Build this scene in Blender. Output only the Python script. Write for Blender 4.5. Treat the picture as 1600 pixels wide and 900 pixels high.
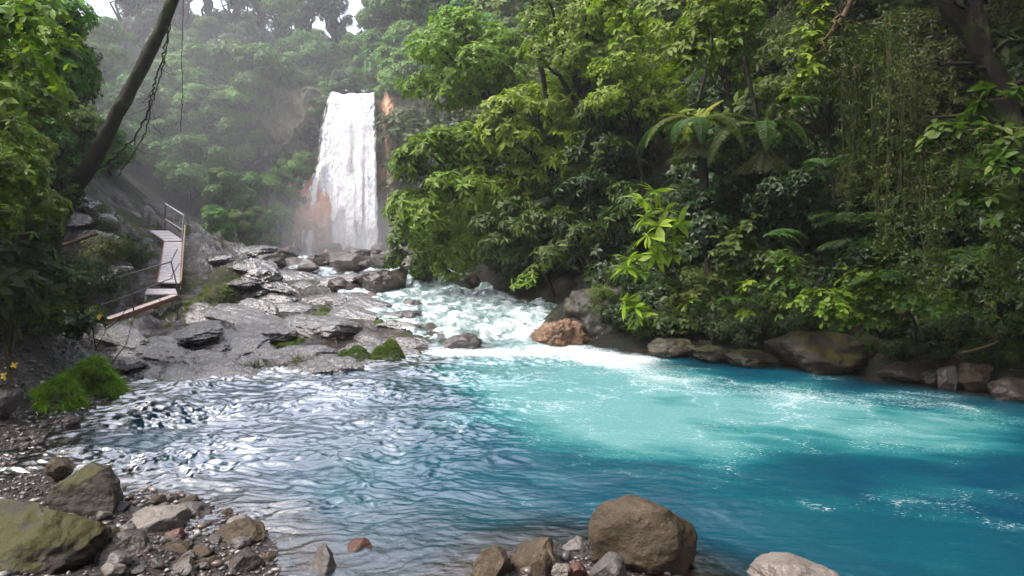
import bpy, math, random
import numpy as np
from mathutils import Vector, Matrix

for _o in list(bpy.data.objects):
    bpy.data.objects.remove(_o)
R = math.radians
SC = bpy.context.scene
COL = SC.collection
rng = np.random.default_rng(7)
random.seed(7)

# ------------------------------------------------------------------ camera, sky, sun, exposure
F = 1100.0                      # focal length in photo pixels
CAMZ = 2.6
PITCH = math.atan(70 / F)
cd = bpy.data.cameras.new('camera'); cam = bpy.data.objects.new('camera', cd); COL.objects.link(cam)
cam.location = (0, 0, CAMZ); cam.rotation_euler = (R(90) - PITCH, 0, 0)
cd.sensor_width = 36; cd.lens = 36 * F / 1600; cd.clip_end = 600; cd.clip_start = 0.05
SC.camera = cam

W = bpy.data.worlds.new('World'); SC.world = W; W.use_nodes = True
SUN_EL, SUN_AZ = R(56), R(-112)        # azimuth measured from +Y towards +X
nt = W.node_tree; nt.nodes.clear()
out = nt.nodes.new('ShaderNodeOutputWorld'); bg = nt.nodes.new('ShaderNodeBackground')
sky = nt.nodes.new('ShaderNodeTexSky'); sky.sky_type = 'NISHITA'; sky.sun_disc = False
sky.sun_elevation = SUN_EL; sky.sun_rotation = SUN_AZ
sky.air_density = 1.0; sky.dust_density = 6.0; sky.ozone_density = 1.0
hs = nt.nodes.new('ShaderNodeHueSaturation'); hs.inputs['Saturation'].default_value = 0.5
nt.links.new(sky.outputs[0], hs.inputs['Color']); nt.links.new(hs.outputs[0], bg.inputs[0])
bg.inputs[1].default_value = 0.15
nt.links.new(bg.outputs[0], out.inputs[0])

sd = bpy.data.lights.new('sun', 'SUN'); sun = bpy.data.objects.new('sun', sd); COL.objects.link(sun)
sd.energy = .8; sd.angle = R(14); sd.color = (1.0, 0.96, 0.88)
sdir = Vector((math.sin(SUN_AZ) * math.cos(SUN_EL), math.cos(SUN_AZ) * math.cos(SUN_EL), math.sin(SUN_EL)))
sun.rotation_euler = sdir.to_track_quat('Z', 'Y').to_euler()
sun.location = sdir * 80

SC.view_settings.view_transform = 'Standard'; SC.view_settings.look = 'None'
SC.view_settings.gamma = 1; SC.view_settings.use_curve_mapping = False
SC.view_settings.exposure = 1.68
SC.render.engine = 'CYCLES'

# ------------------------------------------------------------------ numpy noise
_perm = np.random.default_rng(3).permutation(256); _perm = np.concatenate([_perm, _perm])
_g = np.random.default_rng(4).normal(size=(256, 3)); _g /= np.linalg.norm(_g, axis=1)[:, None]
def pn(x, y, z=0.0):
    x, y, z = np.broadcast_arrays(np.asarray(x, float), np.asarray(y, float), np.asarray(z, float))
    xi, yi, zi = np.floor(x).astype(int), np.floor(y).astype(int), np.floor(z).astype(int)
    xf, yf, zf = x - xi, y - yi, z - zi
    u, v, w = [t * t * t * (t * (t * 6 - 15) + 10) for t in (xf, yf, zf)]
    r = 0
    for dx in (0, 1):
        wx = u if dx else 1 - u
        for dy in (0, 1):
            wy = v if dy else 1 - v
            for dz in (0, 1):
                wz = w if dz else 1 - w
                h = _perm[(_perm[(_perm[(xi + dx) & 255] + yi + dy) & 255] + zi + dz) & 255]
                gg = _g[h]
                r = r + wx * wy * wz * (gg[..., 0] * (xf - dx) + gg[..., 1] * (yf - dy) + gg[..., 2] * (zf - dz))
    return r * 1.5
def fbm(x, y, z=0.0, o=4):
    r = 0; a = 1.0; f = 1.0
    for i in range(o):
        r = r + a * pn(x * f + 7.3 * i, y * f - 3.1 * i, np.asarray(z) * f + 1.7 * i); a *= .5; f *= 2.03
    return r
def ss(a, b, x):
    t = np.clip((np.asarray(x, float) - a) / (b - a), 0, 1); return t * t * (3 - 2 * t)

# ------------------------------------------------------------------ photo pixel <-> world
cp, sp = math.cos(PITCH), math.sin(PITCH)
def ray(px, py):
    u = (px - 800) / F; v = (450 - py) / F
    return np.array([u, cp + v * sp, -sp + v * cp])
def P(px, py, D):
    r = ray(px, py); r = r * (D / r[1]); return Vector((r[0], r[1], CAMZ + r[2]))
def G(px, py, z=0.0):
    r = ray(px, py); t = (z - CAMZ) / r[2]; return np.array([r[0] * t, r[1] * t])
def pix(p):
    dx, dy, dz = p[0], p[1], p[2] - CAMZ
    f = dy * cp - dz * sp; v = dy * sp + dz * cp
    return 800 + F * dx / f, 450 - F * v / f

# ------------------------------------------------------------------ terrain function
WY = [-50, 16.6, 17.3, 18.6, 20, 23, 26, 27.0, 28, 30, 34, 40, 50, 90]
WZ = [0, 0, .08, .27, .36, .52, .70, .80, 1.14, 1.28, 1.45, 1.65, 1.9, 1.9]
def level(y): return np.interp(y, WY, WZ)
def xd(px, D): return np.array([(px - 800) / F * D, D])
poly = [G(*q) for q in [(735, 553), (650, 566), (540, 572), (470, 582), (400, 588), (300, 590), (235, 592), (190, 604),
        (165, 632), (118, 655), (75, 680), (48, 712), (70, 736), (150, 748), (215, 768), (290, 776), (330, 792),
        (400, 822), (436, 862), (430, 960), (440, 1150), (700, 1150), (715, 960), (735, 900), (775, 868), (860, 852),
        (930, 862), (1090, 912), (1120, 1100)]]
poly += [np.array(q) for q in [(2.6, 3.4), (6, 2.4), (13, 2.0), (13.5, 4.5), (11.2, 8.0)]]
poly += [G(*q) for q in [(1800, 655), (1700, 634), (1600, 618), (1500, 606), (1400, 592), (1300, 578), (1200, 566), (1100, 556), (1000, 550), (930, 548)]]
poly += [xd(*q) for q in [(885, 17.6), (842, 18.4), (850, 20.5), (872, 22.5), (830, 25), (770, 27), (735, 29), (690, 33), (655, 40), (625, 50.5)]]
poly += [xd(*q) for q in [(400, 50.5), (385, 46), (410, 40), (450, 36), (500, 32.5), (548, 29), (578, 26), (592, 24), (640, 21), (700, 18.8), (735, 17.3)]]
poly = np.array(poly)
def sdist(x, y):
    x = np.asarray(x, float); y = np.asarray(y, float)
    best = np.full(x.shape, 1e9); ins = np.zeros(x.shape, bool)
    n = len(poly)
    for i in range(n):
        a = poly[i]; b = poly[(i + 1) % n]; e = b - a
        t = np.clip(((x - a[0]) * e[0] + (y - a[1]) * e[1]) / (e @ e), 0, 1)
        d = (x - a[0] - t * e[0]) ** 2 + (y - a[1] - t * e[1]) ** 2
        best = np.minimum(best, d)
        c = ((a[1] > y) != (b[1] > y)) & (x < (b[0] - a[0]) * (y - a[1]) / ((b[1] - a[1]) if b[1] != a[1] else 1e-9) + a[0])
        ins ^= c
    d = np.sqrt(best); return np.where(ins, -d, d)
XC_Y = [-20, 3, 17, 20, 26, 33, 40, 49, 60]; XC_X = [1.2, 1.2, .5, -.8, -2.6, -6.0, -9.4, -13, -14]
# control points of the left bank: thin plate spline
_c = [P(*q)[:] for q in [(200, 518, 20), (125, 521, 20), (60, 527, 18.2), (300, 515, 20.5), (400, 510, 20.5), (500, 505, 21), (255, 492, 22.2), (170, 462, 23),
      (350, 455, 23.5), (450, 468, 24), (550, 480, 23), (300, 385, 28), (360, 398, 32), (420, 404, 38), (250, 362, 29), (200, 335, 28), (150, 312, 27),
      (105, 305, 24), (150, 380, 24.5), (200, 412, 23.7), (230, 395, 26), (400, 430, 28), (480, 440, 28), (40, 500, 17), (0, 490, 14), (0, 600, 10.2),
      (50, 560, 12), (0, 545, 11.5), (0, 660, 9), (0, 720, 7.6), (30, 760, 6.9), (640, 505, 20), (50, 420, 16), (0, 400, 14), (-120, 400, 12), (50, 310, 20),
      (120, 566, 15), (250, 560, 16), (400, 552, 17), (600, 548, 17.4), (130, 620, 11.6), (60, 650, 10.2),
      (0, 800, 6.0), (-150, 800, 5.6), (-200, 600, 9.5)]]
_c += [(-22, 24, 10), (-28, 34, 16), (-17, 15, 7.5), (-14, 9, 5), (-11, 4, 3), (-19, 42, 3.0), (-26, 46, 8), (-15.5, 46, 2.1), (-40, 20, 24), (-30, 5, 17), (-16, -6, 8)]
_c = np.array(_c)
def _U(r2): return np.where(r2 > 1e-9, .5 * r2 * np.log(r2 + 1e-12), 0)
_n = len(_c)
_K = _U((_c[:, None, 0] - _c[None, :, 0]) ** 2 + (_c[:, None, 1] - _c[None, :, 1]) ** 2) + np.eye(_n) * .3
_Pm = np.c_[np.ones(_n), _c[:, :2]]
_A = np.block([[_K, _Pm], [_Pm.T, np.zeros((3, 3))]])
_w = np.linalg.solve(_A, np.r_[_c[:, 2], 0, 0, 0])
def tps(x, y):
    r = _w[_n] + _w[_n + 1] * x + _w[_n + 2] * y
    for i in range(_n):
        r = r + _w[i] * _U((x - _c[i, 0]) ** 2 + (y - _c[i, 1]) ** 2)
    return r
YW_X = [-70, -40, -24, -17, -8, 0, 30, 60]; YW = [36, 41, 47, 50.6, 50.6, 50, 44, 30]
_vr = np.random.default_rng(21).random((4096, 3))
def vor(x, y, seed=0):
    xi = np.floor(x).astype(int); yi = np.floor(y).astype(int); f1 = np.full(x.shape, 9.); f2 = np.full(x.shape, 9.); rid = np.zeros(x.shape)
    for dx in (-1, 0, 1):
        for dy in (-1, 0, 1):
            hsh = ((xi + dx) * 73 + (yi + dy) * 179 + seed * 31) % 4096; q = _vr[hsh]
            d = np.hypot(xi + dx + q[..., 0] - x, yi + dy + q[..., 1] - y); nw = d < f1
            f2 = np.where(nw, f1, np.minimum(f2, d)); rid = np.where(nw, q[..., 2], rid); f1 = np.where(nw, d, f1)
    return f1, f2, rid
RAMP = []          # filled below: walkway lines the rock stays under
def H(x, y, full=False):
    x = np.asarray(x, float); y = np.asarray(y, float)
    d = sdist(x, y); L = level(y); xc = np.interp(y, XC_Y, XC_X)
    side = ss(-1.2, 1.2, x - xc)                      # 0 left, 1 right
    near = ss(6.6, 4.6, y) * ss(-7.5, -4.5, x) * (1 - ss(9, 13, x))
    dp = np.maximum(d, 0)
    left = tps(x, y)
    Lf = np.where(side < .5, L * ss(7, 2.5, dp), L)
    left = np.clip(left, Lf - .3, 40)
    left = Lf + (left - Lf) * ss(0, 1.6, d) + .07 * np.minimum(dp, 1.5)
    right = L + np.interp(dp, [0, .25, .8, 1.6, 3, 8, 20, 60], [0, .28, .55, .75, 1.6, 7.2, 20, 34])
    nearh = np.interp(dp, [0, 1, 3, 6, 12, 40], [0, .13, .4, 1.1, 4, 20])
    land = left * (1 - side) + right * side
    land = land * (1 - near) + nearh * near
    land = np.where(y < 1.5, np.maximum(land, nearh), land)
    # far amphitheatre wall
    t = y - np.interp(x, YW_X, YW)
    steep = np.interp(t, [-3.5, -3, -1, 0, 1.0, 6, 14, 40, 120], [-90, -1, .3, 1.4, 10.8, 12.3, 14.5, 17, 20])
    soft = np.interp(t, [-9, -7, -3, 0, 5, 14, 40, 120], [-90, -2, 2.2, 5.5, 11.5, 15, 18, 20])
    k = ss(-18, -24, x)
    far = 1.9 + steep * (1 - k) + soft * k
    land = np.maximum(land, far)
    # relief
    m = np.minimum(dp, 1.0)
    land = land + m * .22 * fbm(x * .45, y * .45, 2.0, 3) + .05 * m * fbm(x * 2.2, y * 2.2, 5.0, 3)
    bank = side * ss(.1, .8, dp) * ss(7, 3, dp) * ss(4, 8, y)
    land = land + bank * (.30 * (.35 - np.abs(fbm(x * 1.1, y * 1.3, 3., 4))) + .16 * fbm(x * 3, y * 3, 1., 3))
    rocky = (1 - side) * ss(11.8, 14.5, y) * ss(-18.5, -15, x) * (1 - ss(45, 48, y)) * (d > -1.2)
    wx = x + .9 * fbm(x * .35, y * .35, 9.0, 3); wy = y + 1.2 * fbm(x * .3, y * .3, 4.0, 3)
    u = (wx * .42 + wy * .9) / 1.55; s1 = u - np.floor(u)
    u2 = (wx * .3 + wy * .95 + .35 * fbm(x, y, 3., 2)) / .43; s2 = u2 - np.floor(u2)
    saw = lambda s: np.where(s < .16, 1 - (s / .16) * 1.0, (s - .16) / .84)
    big = fbm(wx * .32 - wy * .1, wy * .55, 6., 3)
    rel = .55 * (saw(s1) - .5) * (.5 + .9 * ss(-.3, .5, fbm(x * .2, y * .2, 8., 2))) + .15 * (saw(s2) - .5) + .30 * big + .20 * (.4 - np.abs(fbm(wx * 1.1, wy * 1.4, 1., 4))) - .09 * np.abs(pn(wx * 3.1, wy * 3.7, 2.)) * 2
    a1 = (x * .80 + y * .60) ; b1 = (-x * .60 + y * .80); a1 = a1 + .35 * fbm(x * .7, y * .7, 3., 3); b1 = b1 + .3 * fbm(x * .7, y * .7, 13., 3)
    f1, f2, ri = vor(a1 / 1.9, b1 / 1.15, 1); e1 = np.minimum((f2 - f1) * 1.6, 1)
    g1, g2, rj = vor(a1 / .62 + 5, b1 / .36, 2); e2 = np.minimum((g2 - g1) * 2, 1)
    rel = rel * .7 + .62 * (ri - .5) + .42 * (e1 ** .5 - .8) - .22 * f1 + (.09 * (rj - .5) + .08 * (e2 ** .5 - .8))
    rel = rel * (.8 + .2 * ss(17, 21, y)) * (1 - .5 * ss(40, 44, y))
    land = land + rocky * rel * np.minimum(dp + .1, 1)
    crev = rocky * np.clip(np.maximum(ss(.30, .02, e1), .6 * ss(.25, .0, e2)), 0, 1)
    land = np.maximum(land, Lf + .03 - .04 * rocky)
    for A, B in RAMP:
        ex, ey = B[0] - A[0], B[1] - A[1]; tt = np.clip(((x - A[0]) * ex + (y - A[1]) * ey) / (ex * ex + ey * ey), -.15, 1); dd = np.hypot(x - A[0] - tt * ex, y - A[1] - tt * ey)
        lim = A[2] + (B[2] - A[2]) * tt - .22 + 1.2 * np.maximum(dd - .75, 0); land = np.minimum(land, np.maximum(lim, Lf + .0))
    bed = L - np.minimum(-d * .42 + .02, 1.7) + .04 * fbm(x * 2, y * 2, 8., 3) + rocky * .05 * fbm(x * 3, y * 3, 8., 2)
    h = np.where(d > 0, land, bed)
    if full: return h, d, rocky, side, near, crev
    return h
RAMP += [(P(264, 441, 24), P(270, 378, 27)), (P(272, 377, 27), P(248, 360, 28.4)), (P(130, 514, 20.9), P(276, 462, 23.0)), (P(250, 455, 23.5), P(266, 452, 23.7))]
_Ds = np.concatenate([np.arange(3.2, 30, .04), np.arange(30, 110, .1)])
def T(px, py):
    r = ray(px, py); t = _Ds / r[1]
    x = r[0] * t; z = CAMZ + r[2] * t
    hh = H(x, _Ds); k = np.nonzero(z < hh)[0]
    if len(k) == 0: return None
    k = k[0]; return Vector((x[k], _Ds[k], hh[k]))
def hz(x, y): return float(H(np.array([x]), np.array([y]))[0])

# ------------------------------------------------------------------ mesh helpers
def mesh_np(name, v, f, mat=None, smooth=True, attrs=None):
    """v (N,3) float, f (M,k) int"""
    v = np.asarray(v, np.float32); f = np.asarray(f, np.int32); k = f.shape[1]
    me = bpy.data.meshes.new(name)
    me.vertices.add(len(v)); me.vertices.foreach_set('co', v.ravel())
    me.loops.add(f.size); me.loops.foreach_set('vertex_index', f.ravel())
    me.polygons.add(len(f)); me.polygons.foreach_set('loop_start', np.arange(0, f.size, k, dtype=np.int32))
    try: me.polygons.foreach_set('loop_total', np.full(len(f), k, np.int32))
    except Exception: pass
    me.update(calc_edges=True); me.validate()
    me.polygons.foreach_set('use_smooth', np.full(len(me.polygons), smooth, bool))
    if mat: me.materials.append(mat)
    if attrs:
        for an, av in attrs.items():
            at = me.attributes.new(an, 'FLOAT', 'POINT'); at.data.foreach_set('value', np.asarray(av, np.float32))
    return me
def link(name, me, parent=None, loc=None, rot=None, scale=None):
    o = bpy.data.objects.new(name, me); COL.objects.link(o)
    if parent: o.parent = parent
    if loc is not None: o.location = loc
    if rot is not None: o.rotation_euler = rot
    if scale is not None: o.scale = scale if hasattr(scale, '__len__') else (scale,) * 3
    return o
def tag(o, label=None, cat=None, group=None, kind=None):
    if label: o['label'] = label
    if cat: o['category'] = cat
    if group: o['group'] = group
    if kind: o['kind'] = kind
    return o
def grid_faces(nr, nc):
    i = np.arange((nr - 1) * (nc - 1)); r = i // (nc - 1); c = i % (nc - 1); a = r * nc + c
    return np.c_[a, a + 1, a + nc + 1, a + nc]

# ------------------------------------------------------------------ materials
class NB:
    def __init__(s, name):
        s.m = bpy.data.materials.new(name); s.m.use_nodes = True; s.t = s.m.node_tree
        s.b = s.t.nodes['Principled BSDF']; s.out = s.t.nodes['Material Output']
    def n(s, typ, **k):
        nd = s.t.nodes.new(typ)
        for a, v in k.items():
            if a.startswith('i_'):
                nd.inputs[a[2:].replace('_', ' ')].default_value = v
            else: setattr(nd, a, v)
        return nd
    def l(s, a, b): s.t.links.new(a, b)
    def coord(s, scale=(1, 1, 1), obj=False):
        g = s.n('ShaderNodeTexCoord' if obj else 'ShaderNodeNewGeometry'); mp = s.n('ShaderNodeMapping')
        mp.inputs['Scale'].default_value = scale
        s.l(g.outputs['Object'] if obj else g.outputs['Position'], mp.inputs['Vector']); return mp.outputs[0]
    def noise(s, vec, scale, detail=5, rough=.55, dist=0):
        nd = s.n('ShaderNodeTexNoise'); nd.inputs['Scale'].default_value = scale; nd.inputs['Detail'].default_value = detail
        nd.inputs['Roughness'].default_value = rough; nd.inputs['Distortion'].default_value = dist
        s.l(vec, nd.inputs['Vector']); return nd.outputs['Fac']
    def ramp(s, fac, stops, interp='LINEAR'):
        nd = s.n('ShaderNodeValToRGB'); cr = nd.color_ramp; cr.interpolation = interp
        while len(cr.elements) < len(stops): cr.elements.new(.5)
        for e, (p, c) in zip(cr.elements, stops):
            e.position = p; e.color = (c, c, c, 1) if not hasattr(c, '__len__') else (*c, 1)
        s.l(fac, nd.inputs[0]); return nd.outputs[0]
    def mix(s, fac, a, b, mode='MIX'):
        nd = s.n('ShaderNodeMix', data_type='RGBA', blend_type=mode)
        for sock, v in ((nd.inputs['Factor'], fac), (nd.inputs['A'], a), (nd.inputs['B'], b)):
            pass
        ins = [nd.inputs[0], nd.inputs[6], nd.inputs[7]]
        for sock, v in zip(ins, (fac, a, b)):
            if hasattr(v, 'links') or isinstance(v, bpy.types.NodeSocket): s.l(v, sock)
            elif hasattr(v, '__len__'): sock.default_value = (*v, 1)
            else: sock.default_value = v
        return nd.outputs[2]
    def math(s, op, a, b=None, clamp=False):
        nd = s.n('ShaderNodeMath', operation=op, use_clamp=clamp)
        for sock, v in zip(nd.inputs, (a, b)):
            if v is None: continue
            if isinstance(v, bpy.types.NodeSocket): s.l(v, sock)
            else: sock.default_value = v
        return nd.outputs[0]
    def attr(s, name):
        nd = s.n('ShaderNodeAttribute', attribute_name=name); return nd.outputs['Fac']
    def bump(s, h, strength=.5, dist=.05, prev=None):
        nd = s.n('ShaderNodeBump'); nd.inputs['Strength'].default_value = strength; nd.inputs['Distance'].default_value = dist
        s.l(h, nd.inputs['Height'])
        if prev is not None: s.l(prev, nd.inputs['Normal'])
        return nd.outputs[0]
    def set(s, **k):
        for a, v in k.items():
            sock = s.b.inputs[a.replace('_', ' ')]
            if isinstance(v, bpy.types.NodeSocket): s.l(v, sock)
            elif hasattr(v, '__len__'): sock.default_value = (*v, 1)
            else: sock.default_value = v

def leaf_mat(name, cols, rough=.5, trans=.35, spec=.3, var=.35):
    b = NB(name); g = b.n('ShaderNodeNewGeometry'); oi = b.n('ShaderNodeObjectInfo')
    c = b.ramp(g.outputs['Random Per Island'], [(i / (len(cols) - 1), q) for i, q in enumerate(cols)])
    hv = b.n('ShaderNodeHueSaturation'); b.l(c, hv.inputs['Color'])
    mr = b.n('ShaderNodeMapRange'); mr.inputs[3].default_value = 1 - var; mr.inputs[4].default_value = 1 + var
    b.l(oi.outputs['Random'], mr.inputs[0]); b.l(mr.outputs[0], hv.inputs['Value'])
    mh = b.n('ShaderNodeMapRange'); mh.inputs[3].default_value = .485; mh.inputs[4].default_value = .515
    b.l(b.math('FRACT', b.math('MULTIPLY', oi.outputs['Random'], 7.31)), mh.inputs[0]); b.l(mh.outputs[0], hv.inputs['Hue'])
    col = hv.outputs[0]
    b.set(Base_Color=col, Roughness=rough)
    b.b.inputs['Specular IOR Level'].default_value = spec
    tr = b.n('ShaderNodeBsdfTranslucent')
    tc = b.mix(1.0, col, (1.0, 1.15, .45), 'MULTIPLY'); b.l(tc, tr.inputs[0])
    mx = b.n('ShaderNodeMixShader'); mx.inputs[0].default_value = trans
    b.l(b.b.outputs[0], mx.inputs[1]); b.l(tr.outputs[0], mx.inputs[2]); b.l(mx.outputs[0], b.out.inputs[0])
    return b.m
M = {}
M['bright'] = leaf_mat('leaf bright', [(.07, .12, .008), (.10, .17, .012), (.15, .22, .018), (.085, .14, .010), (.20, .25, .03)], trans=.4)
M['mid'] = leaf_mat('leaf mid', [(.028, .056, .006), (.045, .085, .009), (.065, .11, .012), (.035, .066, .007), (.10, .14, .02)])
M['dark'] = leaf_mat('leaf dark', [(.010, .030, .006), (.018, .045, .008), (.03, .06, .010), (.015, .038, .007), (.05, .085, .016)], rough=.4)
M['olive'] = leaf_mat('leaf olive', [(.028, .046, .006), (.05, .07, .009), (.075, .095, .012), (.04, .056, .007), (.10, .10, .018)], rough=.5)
M['fern'] = leaf_mat('fern leaf', [(.025, .065, .010), (.04, .09, .014), (.055, .115, .016)], rough=.5)
M['fernyellow'] = leaf_mat('young fern leaf', [(.15, .20, .015), (.21, .23, .02), (.27, .20, .025)], rough=.45)
M['far'] = leaf_mat('leaf distant', [(.045, .12, .02), (.075, .17, .025), (.10, .21, .03), (.055, .14, .02)], rough=.5)
M['grassm'] = leaf_mat('grass blade', [(.10, .21, .008), (.20, .36, .015), (.32, .48, .04)], rough=.5, var=.05)
M['moss'] = leaf_mat('moss leaf', [(.05, .09, .01), (.08, .13, .012), (.12, .16, .02)], rough=.6, var=.1)
M['yellow'] = leaf_mat('yellow leaf', [(.6, .35, .03), (.65, .45, .05)], rough=.5, var=.05)

def bark_mat(name, c1, c2, moss=.4):
    b = NB(name); v = b.coord((1, 1, .35))
    n1 = b.noise(v, 9, 8, .65); n2 = b.noise(b.coord(), 2.3, 4, .6)
    c = b.ramp(n1, [(.3, c1), (.7, c2)]); mm = b.ramp(n2, [(.62 - moss * .3, 0), (.72 - moss * .2, 1)])
    c = b.mix(mm, c, (.025, .033, .006)); b.b.inputs['Specular IOR Level'].default_value = .2
    b.set(Base_Color=c, Roughness=.75, Normal=b.bump(n1, .9, .04)); return b.m
M['bark'] = bark_mat('mossy dark bark', (.005, .004, .003), (.018, .013, .010), .4)
M['barkdry'] = bark_mat('brown bark', (.05, .032, .02), (.14, .09, .055), .2)
M['stem'] = bark_mat('green brown stem', (.05, .05, .02), (.10, .09, .04), .5)

def rock_mat(name, cols, moss=0.0, wet=.35, mosscol=(.030, .028, .006), scale=1.0, bumpd=.03, spec=.5):
    b = NB(name); tc = b.n('ShaderNodeTexCoord'); oi = b.n('ShaderNodeObjectInfo')
    va = b.n('ShaderNodeVectorMath', operation='MULTIPLY_ADD'); b.l(oi.outputs['Random'], va.inputs[0]); va.inputs[1].default_value = (37, 11, 23)
    g = b.n('ShaderNodeNewGeometry'); b.l(g.outputs['Position'], va.inputs[2]); v = va.outputs[0]
    n1 = b.noise(v, 2.6 * scale, 9, .62, .3); n2 = b.noise(v, 11 * scale, 8, .65); n3 = b.noise(v, 70 * scale, 4, .6)
    c = b.ramp(n1, [(.28, cols[0]), (.5, cols[1]), (.72, cols[2])])
    c = b.mix(b.ramp(n2, [(.38, .0), (.62, .75)]), c, cols[3] if len(cols) > 3 else cols[2])
    c = b.mix(.7, c, b.ramp(n3, [(.3, (.35, .33, .32)), (.7, (1.5, 1.45, 1.4))]), 'MULTIPLY')
    if moss > 0:
        sx = b.n('ShaderNodeSeparateXYZ'); b.l(g.outputs['Normal'], sx.inputs[0])
        up = b.math('ADD', b.math('MULTIPLY', sx.outputs[2], .30), b.math('MULTIPLY', n1, 1.0))
        mm = b.ramp(b.math('ADD', up, b.math('MULTIPLY', n2, .35)), [(.98 - moss * .45, 0), (1.06 - moss * .4, 1)])
        c = b.mix(mm, c, b.mix(n3, mosscol, tuple(q * 1.9 for q in mosscol)))
    rg = b.ramp(n2, [(.3, wet), (.75, min(1, wet + .35))])
    b.set(Base_Color=c, Roughness=rg, Normal=b.bump(n3, .7, bumpd * .3, b.bump(n2, .8, bumpd)))
    b.b.inputs['Specular IOR Level'].default_value = spec
    return b.m
M['rbrown'] = rock_mat('brown river rock', [(.022, .014, .008), (.055, .038, .022), (.10, .072, .045), (.045, .034, .02)], .0, .5, spec=.35)
M['rgrey'] = rock_mat('grey river rock', [(0.036, 0.0312, 0.03), (0.078, 0.069, 0.066), (0.132, 0.117, 0.111), (0.096, 0.084, 0.078)], 0, .25)
M['rdark'] = rock_mat('dark wet rock', [(0.015, 0.01275, 0.012), (0.0375, 0.0315, 0.0285), (0.0675, 0.05625, 0.04875), (0.0525, 0.0375, 0.03)], 0, .22)
M['rmoss'] = rock_mat('mossy rock', [(.014, .011, .009), (.036, .028, .021), (.075, .06, .045), (.03, .028, .02)], .30, .5, spec=.3, mosscol=(.026, .024, .003))
M['rred'] = rock_mat('red river rock', [(.04, .014, .010), (.085, .03, .02), (.13, .055, .04), (.05, .02, .015)], 0, .25)
M['rorange'] = rock_mat('orange stained rock', [(.07, .04, .022), (.20, .105, .05), (.32, .19, .11), (.06, .04, .025)], 0, .2)
M['rpale'] = rock_mat('pale river stone', [(0.098, 0.084, 0.077), (0.175, 0.154, 0.14), (0.252, 0.224, 0.203), (0.14, 0.119, 0.105)], 0, .25)
M['rbank'] = rock_mat('dark bank rock', [(.008, .006, .004), (.022, .016, .010), (.05, .036, .022), (.02, .022, .008)], .15, .4)

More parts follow.
